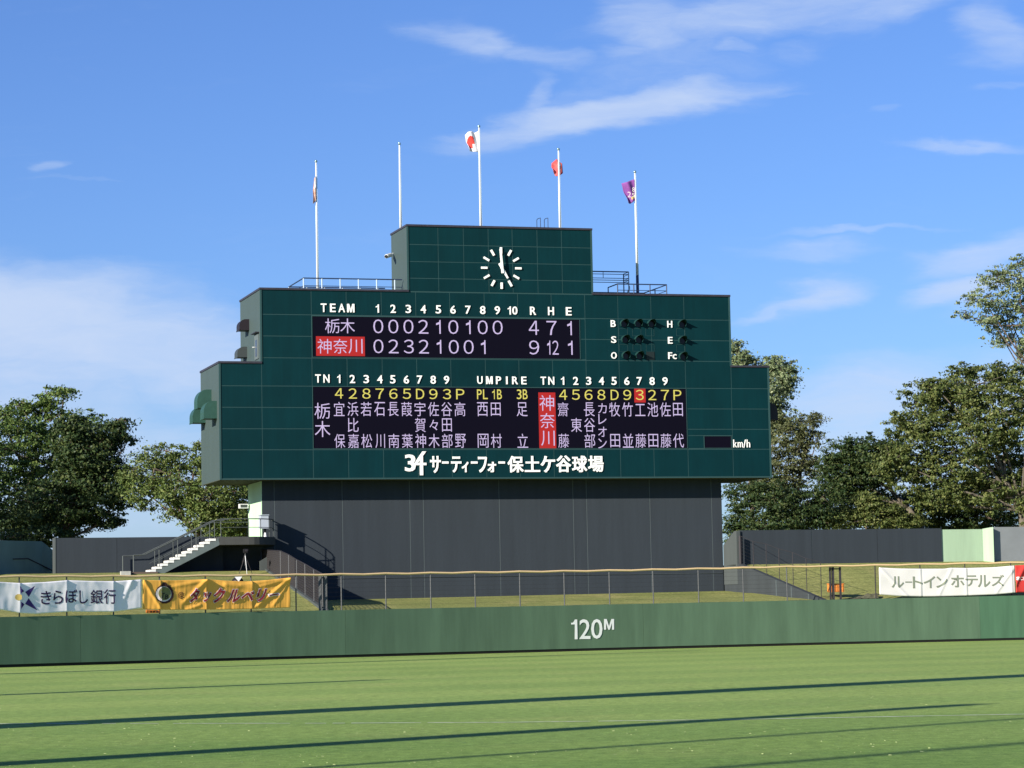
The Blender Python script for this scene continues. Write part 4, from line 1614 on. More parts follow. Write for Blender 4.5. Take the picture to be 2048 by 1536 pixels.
o, fn = banner('banner', 'clean white banner with grey-green Japanese lettering, right of the gate', 1760, 2032, rt, rb, rfold, 'cloth_cream', 140, 24)
for ch, x0, x1, y0_, y1_ in (('ル', 1784, 1809, 1152.5, 1175.5), ('ト', 1826.5, 1846, 1153, 1176.5), ('イ', 1848, 1872, 1152, 1176), ('ン', 1873.5, 1896, 1152.5, 1175.5),
                             ('ホ', 1903, 1930, 1150.5, 1174.5), ('テ', 1932, 1957, 1150.5, 1172.5), ('ル', 1956.5, 1982, 1150, 1174.5), ('ズ', 1984, 2010.5, 1149.5, 1172.5)):
    cloth_glyph(ch, x0, x1, y0_, y1_, o, fn, rt, rb, 'ink_sage', bold=.014)
cloth_poly([(1811.5, 1163), (1825, 1163), (1825, 1165.2), (1811.5, 1165.2)], o, fn, rt, rb, 'ink_sage', name='lettering')
# red banner at the edge of the view
dt = [(2032.5, 1131), (2120, 1126), (2200, 1124)]
db = [(2034, 1185), (2120, 1182), (2200, 1180)]
dfold = lambda px, v: .05 * n2(px * .05, v * 2, 9) + .08 * math.exp(-(((px - 2033) - (1 - v) * 30 + 10) / 4) ** 2)
o, fn = banner('banner', 'red banner with white letters cut off at the right edge', 2032.6, 2200, dt, db, dfold, 'cloth_red', 60, 20)
for ch, x0, x1 in (('S', 2033.8, 2040), ('C', 2041, 2047.4), ('R', 2048.6, 2055)):
    cloth_glyph(ch, x0, x1, 1153.5, 1160.5, o, fn, dt, db, 'ink_white', bold=.05)
# small orange cloth below the yellow banner
ot = [(289, 1219.5), (318, 1220.5)]
ob = [(289, 1226), (318, 1226)]
o, fn = banner('banner', 'scrap of orange cloth showing below the yellow banner', 289, 317, ot, ob, lambda px, v: .02 * n2(px * .2, v * 2, 3), 'cloth_orange', 20, 5, off=.14)
for x0, x1 in ((297, 301), (303, 307), (309, 314)):
    cloth_poly([(x0, 1222), (x1, 1221.7), (x1 - .6, 1225), (x0 + .8, 1225.2)], o, fn, ot, ob, 'ink_brown', name='lettering')

# ================================================================== RETAINING WALLS AND BACK WALLS
# right retaining wall, on the line s = 12.8, top follows the slope
d_w = D_WR
z_r0 = face(1472, 1062, -.4)[2]
t = thing('retaining_wall', 'grey retaining wall sloping down from the scoreboard to the right gate', 'wall', W(S_RW, -5, 2.4))
zt_f = lambda d: lerp(2.3, z_rb + .12, (d - d_w) / (-.35 - d_w))
mb = MB(WR)
prof = [(D_LOW - .02, 1.9), (d_w + .2, 1.9), (d_w + .2, zt_f(d_w)), (-.45, zt_f(-.45)), (D_LOW - .02, zt_f(-.45))]
mb.prism([(0, d, z) for d, z in prof], [(.25, d, z) for d, z in prof])
build('wall_body', mb, 'wall_side_grey', t)
mb = MB(WR)
prof = [(D_LOW - .02, zt_f(-.45) - 1.2), (-.5, zt_f(-.45) - 1.2), (-.5, z_r0), (-.2, z_r0), (D_LOW - .02, z_r0 - .75)]
mb.prism([(-.02, d, z) for d, z in prof], [(.2, d, z) for d, z in prof])
build('end_pier', mb, 'wall_grey_light', t)
for px in (1553, 1583, 1617):
    dd_ = side_k(px, 1160, S_RW, K_R)[1]
    mb = MB(WR); mb.box(-.035, -.004, dd_ - .04, dd_ + .04, 2.4, zt_f(dd_) - .05)
    build('pipe', mb, 'wall_joint', t)
t = thing('side_fence', 'thin dark wire fence climbing the right retaining wall', 'fence', W(S_RW + .1, -6, 3), 'fences climbing the slopes beside the scoreboard')
rp_ = [(1480, 1072), (1506, 1083), (1532, 1088), (1557.5, 1098), (1585, 1105), (1612, 1117), (1641, 1124)]
PR = []
for ax, ay in rp_:
    q = side_k(ax, ay, S_RW, K_R, .1)
    PR.append((q[1], zt_f(q[1]) - .02, q[2]))
for i, (d, zb_, z1_) in enumerate(PR):
    mb = MB(WR); mb.tube((.1, d, zb_), (.1, d, z1_), .09 if i == 0 else .022, n=6)
    build('post', mb, 'post_dark', t)
mb = MB(WR)
for a, c in zip(PR, PR[1:]):
    for k in range(0, 9):
        f_ = k / 8
        mb.tube((.1, a[0], lerp(a[1], a[2], f_)), (.1, c[0], lerp(c[1], c[2], f_)), .004 if k < 8 else .016, n=3, cap=False)
build('wire', mb, 'mesh_dark', t, kind='stuff')

# right back wall
D_RB = -.4
sw0 = sR(D_RB) + .24
s_g0, s_g1 = face(1884, 1090, D_RB)[0], face(1978, 1090, D_RB)[0]
t = thing('back_wall', 'long charcoal wall behind the right grass slope', 'wall', W(22, D_RB, 4.6))
sj = face(1624, 1090, D_RB)[0]
for a, c in ((sw0, sj - .02), (sj + .02, lerp(sj, s_g0, .5) - .01), (lerp(sj, s_g0, .5) + .01, s_g0)):
    mb = B(); mb.box(a, c, D_RB, D_RB + .3, z_rb - .4, face(1700, 1058.5, D_RB)[2])
    build('wall_panel', mb, 'wall_charcoal', t)
z_rt = face(1700, 1058.5, D_RB)[2]
mb = B(); mb.box(sj - .02, sj + .02, D_RB + .02, D_RB + .28, z_rb - .4, z_rt - .02)
build('joint', mb, 'wall_joint', t)
o = thing('mint_wall', 'pale mint green wall section between charcoal and grey walls', 'wall', W((s_g0 + s_g1) / 2, D_RB, 4.6))
z_gt = face(1930, 1059, D_RB + .35)[2]
mb = B(); mb.box(s_g0 + .01, s_g1, D_RB + .05, D_RB + .3, z_rb - .4, z_gt)
build('wall_panel', mb, 'wall_mint_pale', o)
mb = B()
sx = face(1965, 1090, D_RB + .1)[0]; sy = face(1982, 1090, D_RB)[0]
mb.prism([(sx, D_RB + .04, z_rb - .4), (sy, D_RB - .35, z_rb - .4), (sy, D_RB + .04, z_rb - .4)], [(sx, D_RB + .04, z_gt + .02), (sy, D_RB - .35, z_gt + .10), (sy, D_RB + .04, z_gt + .10)])
build('buttress', mb, 'wall_mint_pale', o)
mb = B(); mb.box(face(1984, 1090, D_RB)[0], 60, D_RB - .02, D_RB + .25, z_rb - .4, face(2010, 1054, D_RB)[2])
o = build('grey_wall', mb, 'wall_plain_grey')
tag(o, 'plain light grey wall at the far right edge', 'wall')

# left side fence and curb on the line s = -14
d_wl = D_WL
zl_f = lambda d: lerp(2.3, Z_PL + .1, (d - d_wl) / (-1.0 - d_wl)) if d < -1.0 else Z_PL + .1
t = thing('retaining_wall', 'low kerb wall under the left side fence running to the gate posts', 'wall', W(S_LW, -8, 3))
mb = MB(WL)
prof = [(D_LOW - .02, 1.8), (d_wl + .2, 1.8), (d_wl + .2, zl_f(d_wl)), (-1.0, zl_f(-1)), (D_LOW - .02, zl_f(-1))]
mb.prism([(-.12, d, z) for d, z in prof], [(.12, d, z) for d, z in prof])
build('wall_body', mb, 'wall_grey_light', t)
t = thing('side_fence', 'dark dense mesh fence stepping down left of the charcoal wall', 'fence', W(S_LW, -8, 3.5), 'fences climbing the slopes beside the scoreboard')
lf_top = [(524, 1100), (545, 1101), (561, 1102), (577.5, 1109.5), (593.4, 1119.5), (610, 1128), (627.7, 1138.6), (645, 1148)]
PL_ = []
for ax, ay in lf_top:
    q = side_k(ax, ay, S_LW, K_L)
    PL_.append((q[1], zl_f(q[1]) - .02, q[2]))
for d, zb_, z1_ in PL_[2:]:
    mb = MB(WL); mb.tube((0, d, zb_), (0, d, z1_), .032, n=6)
    build('post', mb, 'post_grey', t)
mb = MB(WL)
for a, c in zip(PL_, PL_[1:]):
    mb.tube((0, a[0], a[2]), (0, c[0], c[2]), .03, n=5)
build('top_rail', mb, 'post_dark', t)
mb = MB(WL)
for a, c in zip(PL_, PL_[1:]):
    nb = max(4, int(abs(c[0] - a[0]) / .085))
    for k in range(nb):
        f_ = k / nb
        d = lerp(a[0], c[0], f_)
        z0_, z1_ = lerp(a[1], c[1], f_), lerp(a[2], c[2], f_)
        w = .0405 if d > -9.5 else .012
        mb.box(-.004, .004, d - w, d + w, z0_ + .02, z1_ - .02)
    for k in range(1, 12):
        f_ = k / 12
        mb.tube((-.01, a[0], lerp(a[1], a[2], f_)), (-.01, c[0], lerp(c[1], c[2], f_)), .012, n=3, cap=False)
build('wire', mb, 'mesh_dark', t, kind='stuff')

# left back wall
D_LB = .3
t = thing('back_wall', 'long charcoal wall behind the stairs left of the scoreboard', 'wall', W(-20, D_LB, Z_PL))
sA = face(112, 1100, D_LB)[0]
sEnd = face(446, 1100, D_LB)[0]
z_lt = face(220, 1075, D_LB)[2]
for a, c in ((sA, lerp(sA, sEnd, .36)), (lerp(sA, sEnd, .36) + .015, lerp(sA, sEnd, .7)), (lerp(sA, sEnd, .7) + .015, sEnd)):
    mb = B(); mb.box(a, c - .0, D_LB, D_LB + .25, Z_PL - .6, z_lt)
    build('wall_panel', mb, 'wall_charcoal', t)
mb = B(); mb.box(sA - .06, sA - .002, D_LB - .02, D_LB + 1.05, Z_PL - .6, z_lt + .02)
build('end_pier', mb, 'wall_grey_light', t)
# shaded teal wall further left, turned away from the sun
q0, q1 = face(-60, 1120, -1.0), face(84, 1120, 3.0)
q2 = face(106, 1120, 3.9)
zt0 = face(40, 1082, 2.0)[2]
mb = MB()


def wseg(P_, Q_, za, zb_):
    a, c = W(P_[0], P_[1], 0), W(Q_[0], Q_[1], 0)
    dx, dy = c[0] - a[0], c[1] - a[1]
    l_ = math.hypot(dx, dy)
    ox, oy = -dy / l_ * .22, dx / l_ * .22
    mb.prism([(a[0], a[1], 3.9), (c[0], c[1], 3.9), (c[0], c[1], zb_), (a[0], a[1], za)],
             [(a[0] + ox, a[1] + oy, 3.9), (c[0] + ox, c[1] + oy, 3.9), (c[0] + ox, c[1] + oy, zb_), (a[0] + ox, a[1] + oy, za)])


wseg((q0[0] - 6, q0[1] - 6), (q1[0], q1[1]), zt0, zt0)
wseg((q1[0], q1[1]), (q2[0], q2[1]), zt0, zt0 - .45)
t = thing('teal_wall', 'shaded blue-green wall with a handrail, far left', 'wall', W(q1[0], q1[1], 4.7))
build('wall_body', mb, 'wall_teal', t)
mb = MB()
hp = []
for px, py, f_ in ((26, 1118, .55), (56, 1117, .78), (104, 1140.5, 1.0)):
    d_ = lerp(q0[1], q2[1], (px + 60) / 166)
    a = face(px, py, d_ - .25)
    hp.append(W(a[0], d_ - .25, a[2]))
mb.path(hp, .035, 6)
build('handrail', mb, 'wall_grey_light' if False else 'post_dark', t)

# ================================================================== STAIRS AND PLATFORM
D_S0, D_S1 = -1.5, .05
ZD = face(470, 1073.5, D_S0)[2]            # deck level
st = thing('staircase', 'outdoor concrete staircase with white risers up to a round balcony', 'staircase', W(-18, -.7, Z_PL))
s_bot, s_top = face(300, 1146, D_S0)[0], face(432, 1078, D_S0)[0]
nst = 11
z_bot = Z_PL - .02
rise = (ZD - .06 - z_bot) / nst
run = (s_top - s_bot) / nst
for k in range(nst):
    s0 = s_bot + run * k
    z1_ = z_bot + rise * (k + 1)
    mb = B(); mb.box(s0 + .02, s0 + run + .05, D_S0 + .10, D_S1 - .05, z1_ - .022, z1_)
    o = build('step', mb, 'step_brown', st)
    mb = B(); mb.box(s0 - .005, s0 + .02, D_S0 + .10, D_S1 - .05, z1_ - rise, z1_ - .023)
    build('riser', mb, 'step_white', o)
    mb = B(); mb.box(s0 + .0, s0 + run * .97, D_S0 - .012, D_S0 + .098, z1_ - rise * .92, z1_ - .024)
    build('riser_cheek', mb, 'step_white', o)
for d in (D_S0, D_S1 - .08):
    mb = B()
    prof = [(s_bot + run * .9, z_bot - .05)]
    for k in range(nst):
        s0 = s_bot + run * (k + .75)
        prof.append((s0 + run * .2, z_bot + rise * k - .01)); prof.append((s0 + run * .2, z_bot + rise * (k + .75) - .0)) if k < nst - 1 else None
    prof += [(s_top + run * .4, ZD - .05), (s_top + run * .6, ZD - .42), (s_bot + run * 2.4, z_bot - .05)]
    mb.prism([(s, d, z) for s, z in prof], [(s, d + .08, z) for s, z in prof])
    build('stringer', mb, 'stringer_grey', st)
mb = B()
mb.prism([(s_bot + run * 2.4, D_S0 + .1, z_bot - .03), (s_top + run * .6, D_S0 + .1, ZD - .40), (s_top + run * .6, D_S0 + .1, ZD - .2), (s_bot + run * 1.2, D_S0 + .1, z_bot)],
         [(s_bot + run * 2.4, D_S1 - .1, z_bot - .03), (s_top + run * .6, D_S1 - .1, ZD - .40), (s_top + run * .6, D_S1 - .1, ZD - .2), (s_bot + run * 1.2, D_S1 - .1, z_bot)])
build('soffit', mb, 'deck_grey', st)
mb = B(); mb.box(s_bot - 1.35, s_bot + .4, D_S0 - .15, D_S1 + .1, z_bot - .2, z_bot + .03)
build('base_slab', mb, 'step_brown', st)
mb = B(); mb.box(s_bot - 1.6, s_bot - 1.1, D_S0 - .6, D_S0 - .2, z_bot - .25, z_bot + .07)
build('stone_block', mb, 'concrete', st)
# handrails
for d in (D_S0 + .05, D_S1 - .02):
    mb = B()
    hz = .92
    pts = [(s_bot - 1.2 + (0 if d > -1 else .35), d, z_bot), (s_bot - 1.2 + (0 if d > -1 else .35), d, z_bot + hz), (s_bot - .25, d, z_bot + hz + .02), (s_top + .1, d, ZD + hz), (s_top + .7, d, ZD + hz)]
    mb.path(pts, .032, 6)
    build('handrail', mb, 'steel_rail', st)
    for f_ in (.14, .42, .70, .98):
        s = lerp(s_bot, s_top, f_)
        zb_ = z_bot + (ZD - z_bot) * f_
        mb = B(); mb.tube((s, d, zb_ - .1), (s, d, lerp(z_bot + hz, ZD + hz, f_)), .022, n=5)
        build('baluster', mb, 'steel_rail', st)
    mb = B(); mb.tube((s_bot + .2, d, z_bot + .5), (s_top + .1, d, ZD + .45), .016, n=5)
    build('mid_rail', mb, 'steel_rail', st)
# platform: rounded towards the charcoal wall
s_p0 = s_top + run * .55
s_p1 = face(548, 1085, D_LOW)[0]
outline = [(s_p0, 5.0), (s_p0, D_S0)]
ccx, rr_s, rr_d = s_p1 - 1.9, 1.9, D_LOW - D_S0
for k in range(11):
    a = math.pi / 2 * k / 10
    outline.append((ccx + rr_s * math.sin(a), D_LOW - .01 - rr_d * math.cos(a)))
outline += [(S_WL - .03, D_LOW - .01), (S_WL - .03, 5.0)]
pf = thing('balcony', 'rounded dark concrete balcony wrapping the scoreboard corner', 'balcony', W(-15, 0, Z_PL))
mb = B(); mb.prism([(s, d, ZD - .42) for s, d in outline], [(s, d, ZD) for s, d in outline])
build('deck', mb, 'deck_grey', pf)
mb = B()
mb.box(s_p0 + .2, S_WL - .05, .9, 1.15, Z_PL - .4, ZD - .43)
build('under_wall', mb, 'wall_charcoal', pf)
mb = B(); mb.prism([(S_WL - .55, -.9, Z_PL - .2), (S_WL - .03, -.9, Z_PL - .2), (S_WL - .03, -.9, Z_PL + .75), (S_WL - .12, -.9, Z_PL + .75), (S_WL - .55, -.9, Z_PL + .5)],
                   [(S_WL - .55, -.75, Z_PL - .2), (S_WL - .03, -.75, Z_PL - .2), (S_WL - .03, -.75, Z_PL + .75), (S_WL - .12, -.75, Z_PL + .75), (S_WL - .55, -.75, Z_PL + .5)])
build('support_wall', mb, 'wall_grey_light', pf)
rim_pts = [(s_p0 + .1, D_S0 + .08)] + [(ccx + (rr_s - .1) * math.sin(math.pi / 2 * k / 8), D_LOW - .01 - (rr_d - .1) * math.cos(math.pi / 2 * k / 8)) for k in range(9)]
for z, r_ in ((ZD + .95, .03), (ZD + .5, .018)):
    mb = B()
    for a, c in zip(rim_pts, rim_pts[1:]):
        mb.tube((a[0], a[1], z), (c[0], c[1], z), r_, n=6)
    build('rail', mb, 'steel_rail', pf)
for i in (0, 1, 3, 5, 7, 8):
    a = rim_pts[i]
    mb = B(); mb.tube((a[0], a[1], ZD), (a[0], a[1], ZD + .95), .022, n=5)
    build('baluster', mb, 'steel_rail', pf)
mb = B(); mb.tube((s_p0 + .1, 4.8, ZD + 1.0), (S_WL - .05, 4.8, ZD + 1.0), .02, n=5)
mb.tube((s_p0 + .1, 4.8, ZD), (s_p0 + .1, 4.8, ZD + 1.0), .02, n=5)
build('rail', mb, 'steel_rail', pf)
# equipment cabinet on the balcony
s_c0, s_c1 = face(516, 1043, .2)[0], face(536, 1043, .2)[0]
zc0, zc1 = face(525, 1057, .2)[2], face(525, 1031, .2)[2]
cb = thing('equipment_cabinet', 'grey metal box on a stand on the balcony rail corner', 'cabinet', W((s_c0 + s_c1) / 2, .4, ZD))
mb = B(); mb.box(s_c0 + .12, s_c1, .05, .65, zc0, zc1); build('body', mb, 'cabinet_grey', cb)
mb = B(); mb.box(s_c0 + .09, s_c1 + .03, .0, .70, zc1, zc1 + .04); build('lid', mb, 'cabinet_grey', cb)
mb = B(); mb.box(s_c0 + .35, s_c0 + .45, .25, .4, ZD, zc0); build('stand', mb, 'black_plastic', cb)
mb = B(); mb.tube((s_c0 + .35, .0, ZD), (s_c0 + .35, .0, ZD + .25), .09, .05, n=8); build('foot', mb, 'camera_white', cb)

# tripod with video camera below the balcony
sx_, dx_ = face(491, 1150, -2.6)[0], -2.6
zg = Z_PL - .25
tp = thing('camera_tripod', 'video camera on tripod standing in the dark below the balcony', 'tripod', W(sx_, dx_, zg))
ztp = face(491, 1111, -2.6)[2]
for ax, ay in ((-.36, .1), (.42, .1), (.02, -.38)):
    mb = B(); mb.tube((sx_, dx_, ztp), (sx_ + ax, dx_ + ay, zg - .05), .022, .014, n=6)
    build('leg', mb, 'alu' if ay < 0 else 'post_dark', tp)
mb = B(); mb.tube((sx_, dx_, zg + .5), (sx_, dx_, ztp + .12), .025, n=6); build('column', mb, 'post_grey', tp)
mb = B(); mb.box(sx_ - .09, sx_ + .13, dx_ - .16, dx_ + .16, ztp + .14, ztp + .34); hd = build('camera_body', mb, 'black_plastic', tp)
mb = B(); mb.tube((sx_ + .02, dx_ - .32, ztp + .25), (sx_ + .02, dx_ - .16, ztp + .25), .06, n=8); build('lens', mb, 'post_dark', hd)
mb = B(); mb.tube((sx_, dx_ + .05, ztp + .1), (sx_ - .12, dx_ + .3, ztp - .35), .014, n=5); build('pan_handle', mb, 'post_dark', tp)
# dark bag with a pale top behind the yellow banner
bx_, by_ = face(475, 1160, -6.0)[0], -6.0
zb2 = zl_f(-6.0)
zbt = face(475, 1153.5, -6.0)[2]
bg_ = thing('equipment_bag', 'dark bag with pale flap just behind the yellow banner', 'bag', W(bx_, by_, zb2))
mb = B(); mb.ball((bx_, by_, zbt - .28), .32, 12, .85); build('body', mb, 'black_plastic', bg_, smooth=True)
mb = B(); mb.prism([(bx_ - .2, by_ - .33, zbt - .02), (bx_ + .18, by_ - .33, zbt), (bx_ - .0, by_ - .34, zbt - .26)], [(bx_ - .2, by_ - .2, zbt + .01), (bx_ + .18, by_ - .2, zbt + .02), (bx_, by_ - .2, zbt - .2)])
build('flap', mb, 'camera_white', bg_)

# orange crate on the right slope
q = face(1676, 1176, -10.2)
ox, od, oz = q[0], -10.2, None
cr = thing('crate', 'orange plastic crate on the grass behind the right gate', 'crate', W(ox, od, 2.4))
z0_ = face(1676, 1184, od)[2]; z1_ = face(1676, 1168, od)[2]
s0, s1 = face(1661, 1176, od)[0], face(1688, 1176, od)[0]
mb = B(); mb.box(s0, s1, od, od + .03, z0_, z1_); mb.box(s0, s1, od + .42, od + .45, z0_, z1_)
mb.box(s0, s0 + .03, od + .03, od + .42, z0_, z1_); mb.box(s1 - .03, s1, od + .03, od + .42, z0_, z1_); mb.box(s0 + .03, s1 - .03, od + .03, od + .42, z0_, z0_ + .03)
build('body', mb, 'orange', cr)
for k in range(5):
    s = lerp(s0, s1, (k + .5) / 5)
    mb = B(); mb.box(s - .015, s + .015, od - .02, od - .001, z0_, z1_); build('rib', mb, 'orange', cr)
mb = B(); mb.box(s0 - .02, s1 + .02, od - .025, od + .47, z1_, z1_ + .03); build('rim', mb, 'cloth_orange', cr)
# crumpled olive sheeting, a low mound by the gate
mb = MB()
nx_, ny_ = 24, 8
base_ = [hit(x, 1196, (*fence_pt(x, -.6), 0), (0, 1, 0)) for x in np.linspace(1700, 1757, nx_ + 1)]
for j in range(ny_ + 1):
    for i in range(nx_ + 1):
        p = base_[i]
        u, v = i / nx_, j / ny_
        hz = (.05 + .35 * u) * math.sin(math.pi * v) * (.7 + .5 * n2(u * 4, v * 2, 8)) + .05 * n2(u * 9, v * 5, 2)
        mb.v.append((p[0], fence_pt(1700 + 57 * u)[1] + .3 + v * .9, ztop(p[0]) + .02 + max(0, hz)))
for j in range(ny_):
    for i in range(nx_):
        k = j * (nx_ + 1) + i
        mb.f.append((k, k + 1, k + nx_ + 2, k + nx_ + 1))
o = build('sheeting', mb, 'sheeting_olive')
tag(o, 'crumpled olive sheeting at the foot of the fence right of the gate', 'sheeting')

# ================================================================== LIGHT MASTS left of the view (they throw the long shadows)
def mast(label, x, y, h, r0, r1, rack):
    t = thing('light_mast', label, 'light mast', (x, y, 0), 'light masts along the left foul line')
    mb = MB(); mb.tube((x, y, 0), (x, y, h), r0, r1, n=16)
    build('pole', mb, 'concrete', t, smooth=True)
    if rack:
        mb = MB()
        for k in range(3):
            z = h - .6 - k * 1.3
            mb.box(x - rack, x + rack, y - .12, y + .12, z - .12, z + .12)
        build('rack', mb, 'steel_rail', t)
        for k in range(3):
            for j in range(5):
                xx = x - rack + 2 * rack * (j + .5) / 5
                z = h - .25 - k * 1.3
                mb = MB(); mb.tube((xx, y + .15, z), (xx + .2, y + .55, z - .2), .18, .34, n=10)
                build('lamp', mb, 'alu', t)


def from_ground(px, py, back):
    p = hit(px, py, (0, 0, 0), (0, 0, 1))
    return p[0] - math.sin(SUN_AZ) * back, p[1] - math.cos(SUN_AZ) * back


P1 = from_ground(0, 1453, 26)
mast('tall thick concrete floodlight mast beyond the left edge', P1[0], P1[1], 36, .95, .80, 0)
P2 = from_ground(0, 1528, 24)
mast('concrete mast whose shadow ends in mid field', P2[0], P2[1], 17.8, .60, .34, 0)
P3 = from_ground(0, 1390, 30)
mast('shorter mast whose shadow ends left of centre', P3[0], P3[1], 17.0, .55, .35, 0)
P4 = from_ground(0, 1348, 34)
mast('distant mast near the left outfield wall', P4[0], P4[1], 29, .62, .45, 0)
P5 = from_ground(900, 1516, 34)
mast('thin net pole behind the left dugout', P5[0], P5[1], 19.5, .15, .11, 0)
P6 = from_ground(1650, 1518, 44)
mast('second thin net pole behind the left dugout', P6[0], P6[1], 24, .17, .12, 0)

# ================================================================== TREES
def leaf_cloud(blobs, n_clump, leaves_per, size, flat=.75, seed=1, droop=0.0):
    """blobs: (x, y, z, rx, ry, rz). Leaves gathered in small clumps over the blobs"""
    r_ = np.random.default_rng(seed)
    vol = np.array([b[3] * b[5] for b in blobs])
    pick = r_.choice(len(blobs), n_clump, p=vol / vol.sum())
    bl = np.array(blobs)[pick]
    dirs = r_.normal(size=(n_clump, 3)); dirs /= np.linalg.norm(dirs, axis=1)[:, None]
    rad = r_.random(n_clump) ** .45
    rad = .25 + .78 * rad
    out_ = r_.random(n_clump) < .14      # sprays that stick out of the outline
    rad = np.where(out_, 1.0 + .32 * r_.random(n_clump), rad)
    cen = bl[:, :3] + dirs * bl[:, 3:6] * rad[:, None]
    csz = np.where(out_, .18 + .2 * r_.random(n_clump), .24 + .55 * r_.random(n_clump))
    P_ = np.repeat(cen, leaves_per, axis=0)
    cs_ = np.repeat(csz, leaves_per)
    D_ = r_.normal(size=P_.shape) * .5
    D_[:, 2] *= flat * .55
    P_ = P_ + D_ * cs_[:, None]
    nrm = np.repeat(dirs, leaves_per, axis=0) * .7 + r_.normal(size=P_.shape) * .75
    nrm[:, 2] += .55
    nrm /= np.linalg.norm(nrm, axis=1)[:, None]
    ref = r_.normal(size=P_.shape)
    a = np.cross(nrm, ref); a /= np.linalg.norm(a, axis=1)[:, None]
    b_ = np.cross(nrm, a)
    sz = size * (.55 + .9 * r_.random(len(P_)))[:, None]
    V = np.stack([P_ - a * sz, P_ - b_ * sz * .55 + nrm * sz * .15, P_ + a * sz, P_ + b_ * sz * .55 + nrm * sz * .15], axis=1).reshape(-1, 3)
    return V, cen


def make_tree(name, label, px, D, ground_z, blobs_px, trunk_px, leafm, barkm, n_clump, leaves_per, size, seed, thick=.22, depth=.75, group='trees beyond the walls'):
    """blobs_px: (px, py, rx_px, ry_px); the crown gets real depth about the distance D"""
    rr = np.random.default_rng(seed)
    def wp(x, y, dd): return np.array(hit(x, y, (0, D + dd, 0), (0, 1, 0)))
    ppm = F_PX / D
    blobs = []
    for k, (x, y, rx, ry) in enumerate(blobs_px):
        dd = (rr.random() - .5) * 2 * rx / ppm * .9
        p = wp(x, y, dd)
        blobs.append((p[0], p[1], p[2], rx / ppm, max(rx, ry) / ppm * depth, ry / ppm))
    base = wp(*trunk_px[0], 0)
    t = thing(name, label, 'tree', (base[0], base[1], ground_z), group)
    V, cen = leaf_cloud(blobs, n_clump, leaves_per, size, seed=seed)
    org = np.array([base[0], base[1], ground_z])
    me = bpy.data.meshes.new('crown')
    nq = len(V) // 4
    me.vertices.add(len(V)); me.vertices.foreach_set('co', (V - org).astype(np.float32).ravel())
    me.loops.add(nq * 4); me.loops.foreach_set('vertex_index', np.arange(nq * 4, dtype=np.int32))
    me.polygons.add(nq); me.polygons.foreach_set('loop_start', np.arange(nq, dtype=np.int32) * 4)
    me.polygons.foreach_set('loop_total', np.full(nq, 4, dtype=np.int32))
    me.update(calc_edges=True)
    me.materials.append(MATS[leafm])
    o = bpy.data.objects.new('crown', me); COL.objects.link(o); o.parent = t
    # trunk and limbs
    mb = MB()
    tp_ = [wp(x, y, 0) for x, y in trunk_px]
    tp_[0][2] = ground_z - .2
    n_ = len(tp_)
    for i in range(n_ - 1):
        ra = thick * (1 - .85 * i / n_); rb__ = thick * (1 - .85 * (i + 1) / n_)
        mb.tube(tuple(tp_[i]), tuple(tp_[i + 1]), ra, rb__, n=8)
    build('trunk', mb, barkm, t, smooth=True)
    mb = MB()
    for k, bl in enumerate(blobs):
        start = tp_[max(1, int(rr.integers(1, n_)))]
        end = np.array(bl[:3]) + np.array([0, 0, .1])
        mid = (start + end) / 2 + rr.normal(size=3) * .35 - np.array([0, 0, .25])
        mb.tube(tuple(start), tuple(mid), thick * .42, thick * .28, n=5)
        mb.tube(tuple(mid), tuple(end), thick * .28, thick * .12, n=5)
        for q in range(7):
            dv = rr.normal(size=3); dv /= np.linalg.norm(dv)
            e2 = end + dv * np.array(bl[3:6]) * .95
            m2 = (end + e2) / 2 + rr.normal(size=3) * .15
            mb.tube(tuple(end), tuple(m2), thick * .13, thick * .09, n=4, cap=False)
            mb.tube(tuple(m2), tuple(e2), thick * .09, thick * .03, n=4, cap=False)
    build('limbs', mb, barkm, t)
    return t


GZ = Z_PL
make_tree('broadleaf_tree', 'tall dark leafy tree with a pointed top, far left', 60, 172, GZ,
          [(20, 900, 90, 75), (80, 850, 70, 55), (100, 800, 26, 30), (130, 785, 22, 14), (40, 810, 26, 14), (120, 930, 80, 70), (40, 990, 90, 60), (130, 1010, 80, 50), (-60, 900, 90, 110), (170, 870, 45, 50), (5, 840, 40, 30), (80, 825, 35, 20), (20, 1055, 110, 40), (120, 1050, 60, 26)],
          [(40, 1140), (45, 1080), (60, 1000), (70, 930)], 'leaf_green', 'bark', 1125, 51, 0.092, 11, .28)
make_tree('broadleaf_tree', 'dark spreading tree between the pointed tree and the olive tree', 200, 166, GZ,
          [(165, 905, 60, 60), (205, 880, 42, 36), (235, 868, 26, 24), (245, 845, 14, 12), (180, 970, 75, 55), (110, 1010, 90, 45), (215, 960, 42, 50), (240, 1000, 26, 26), (60, 1040, 100, 24), (258, 882, 10, 10), (140, 850, 30, 26), (190, 1040, 50, 14), (60, 1075, 90, 20), (225, 1050, 26, 8)],
          [(115, 1140), (120, 1085), (140, 1020), (165, 950), (190, 900)], 'leaf_dark', 'bark', 1025, 51, 0.092, 12, .25)
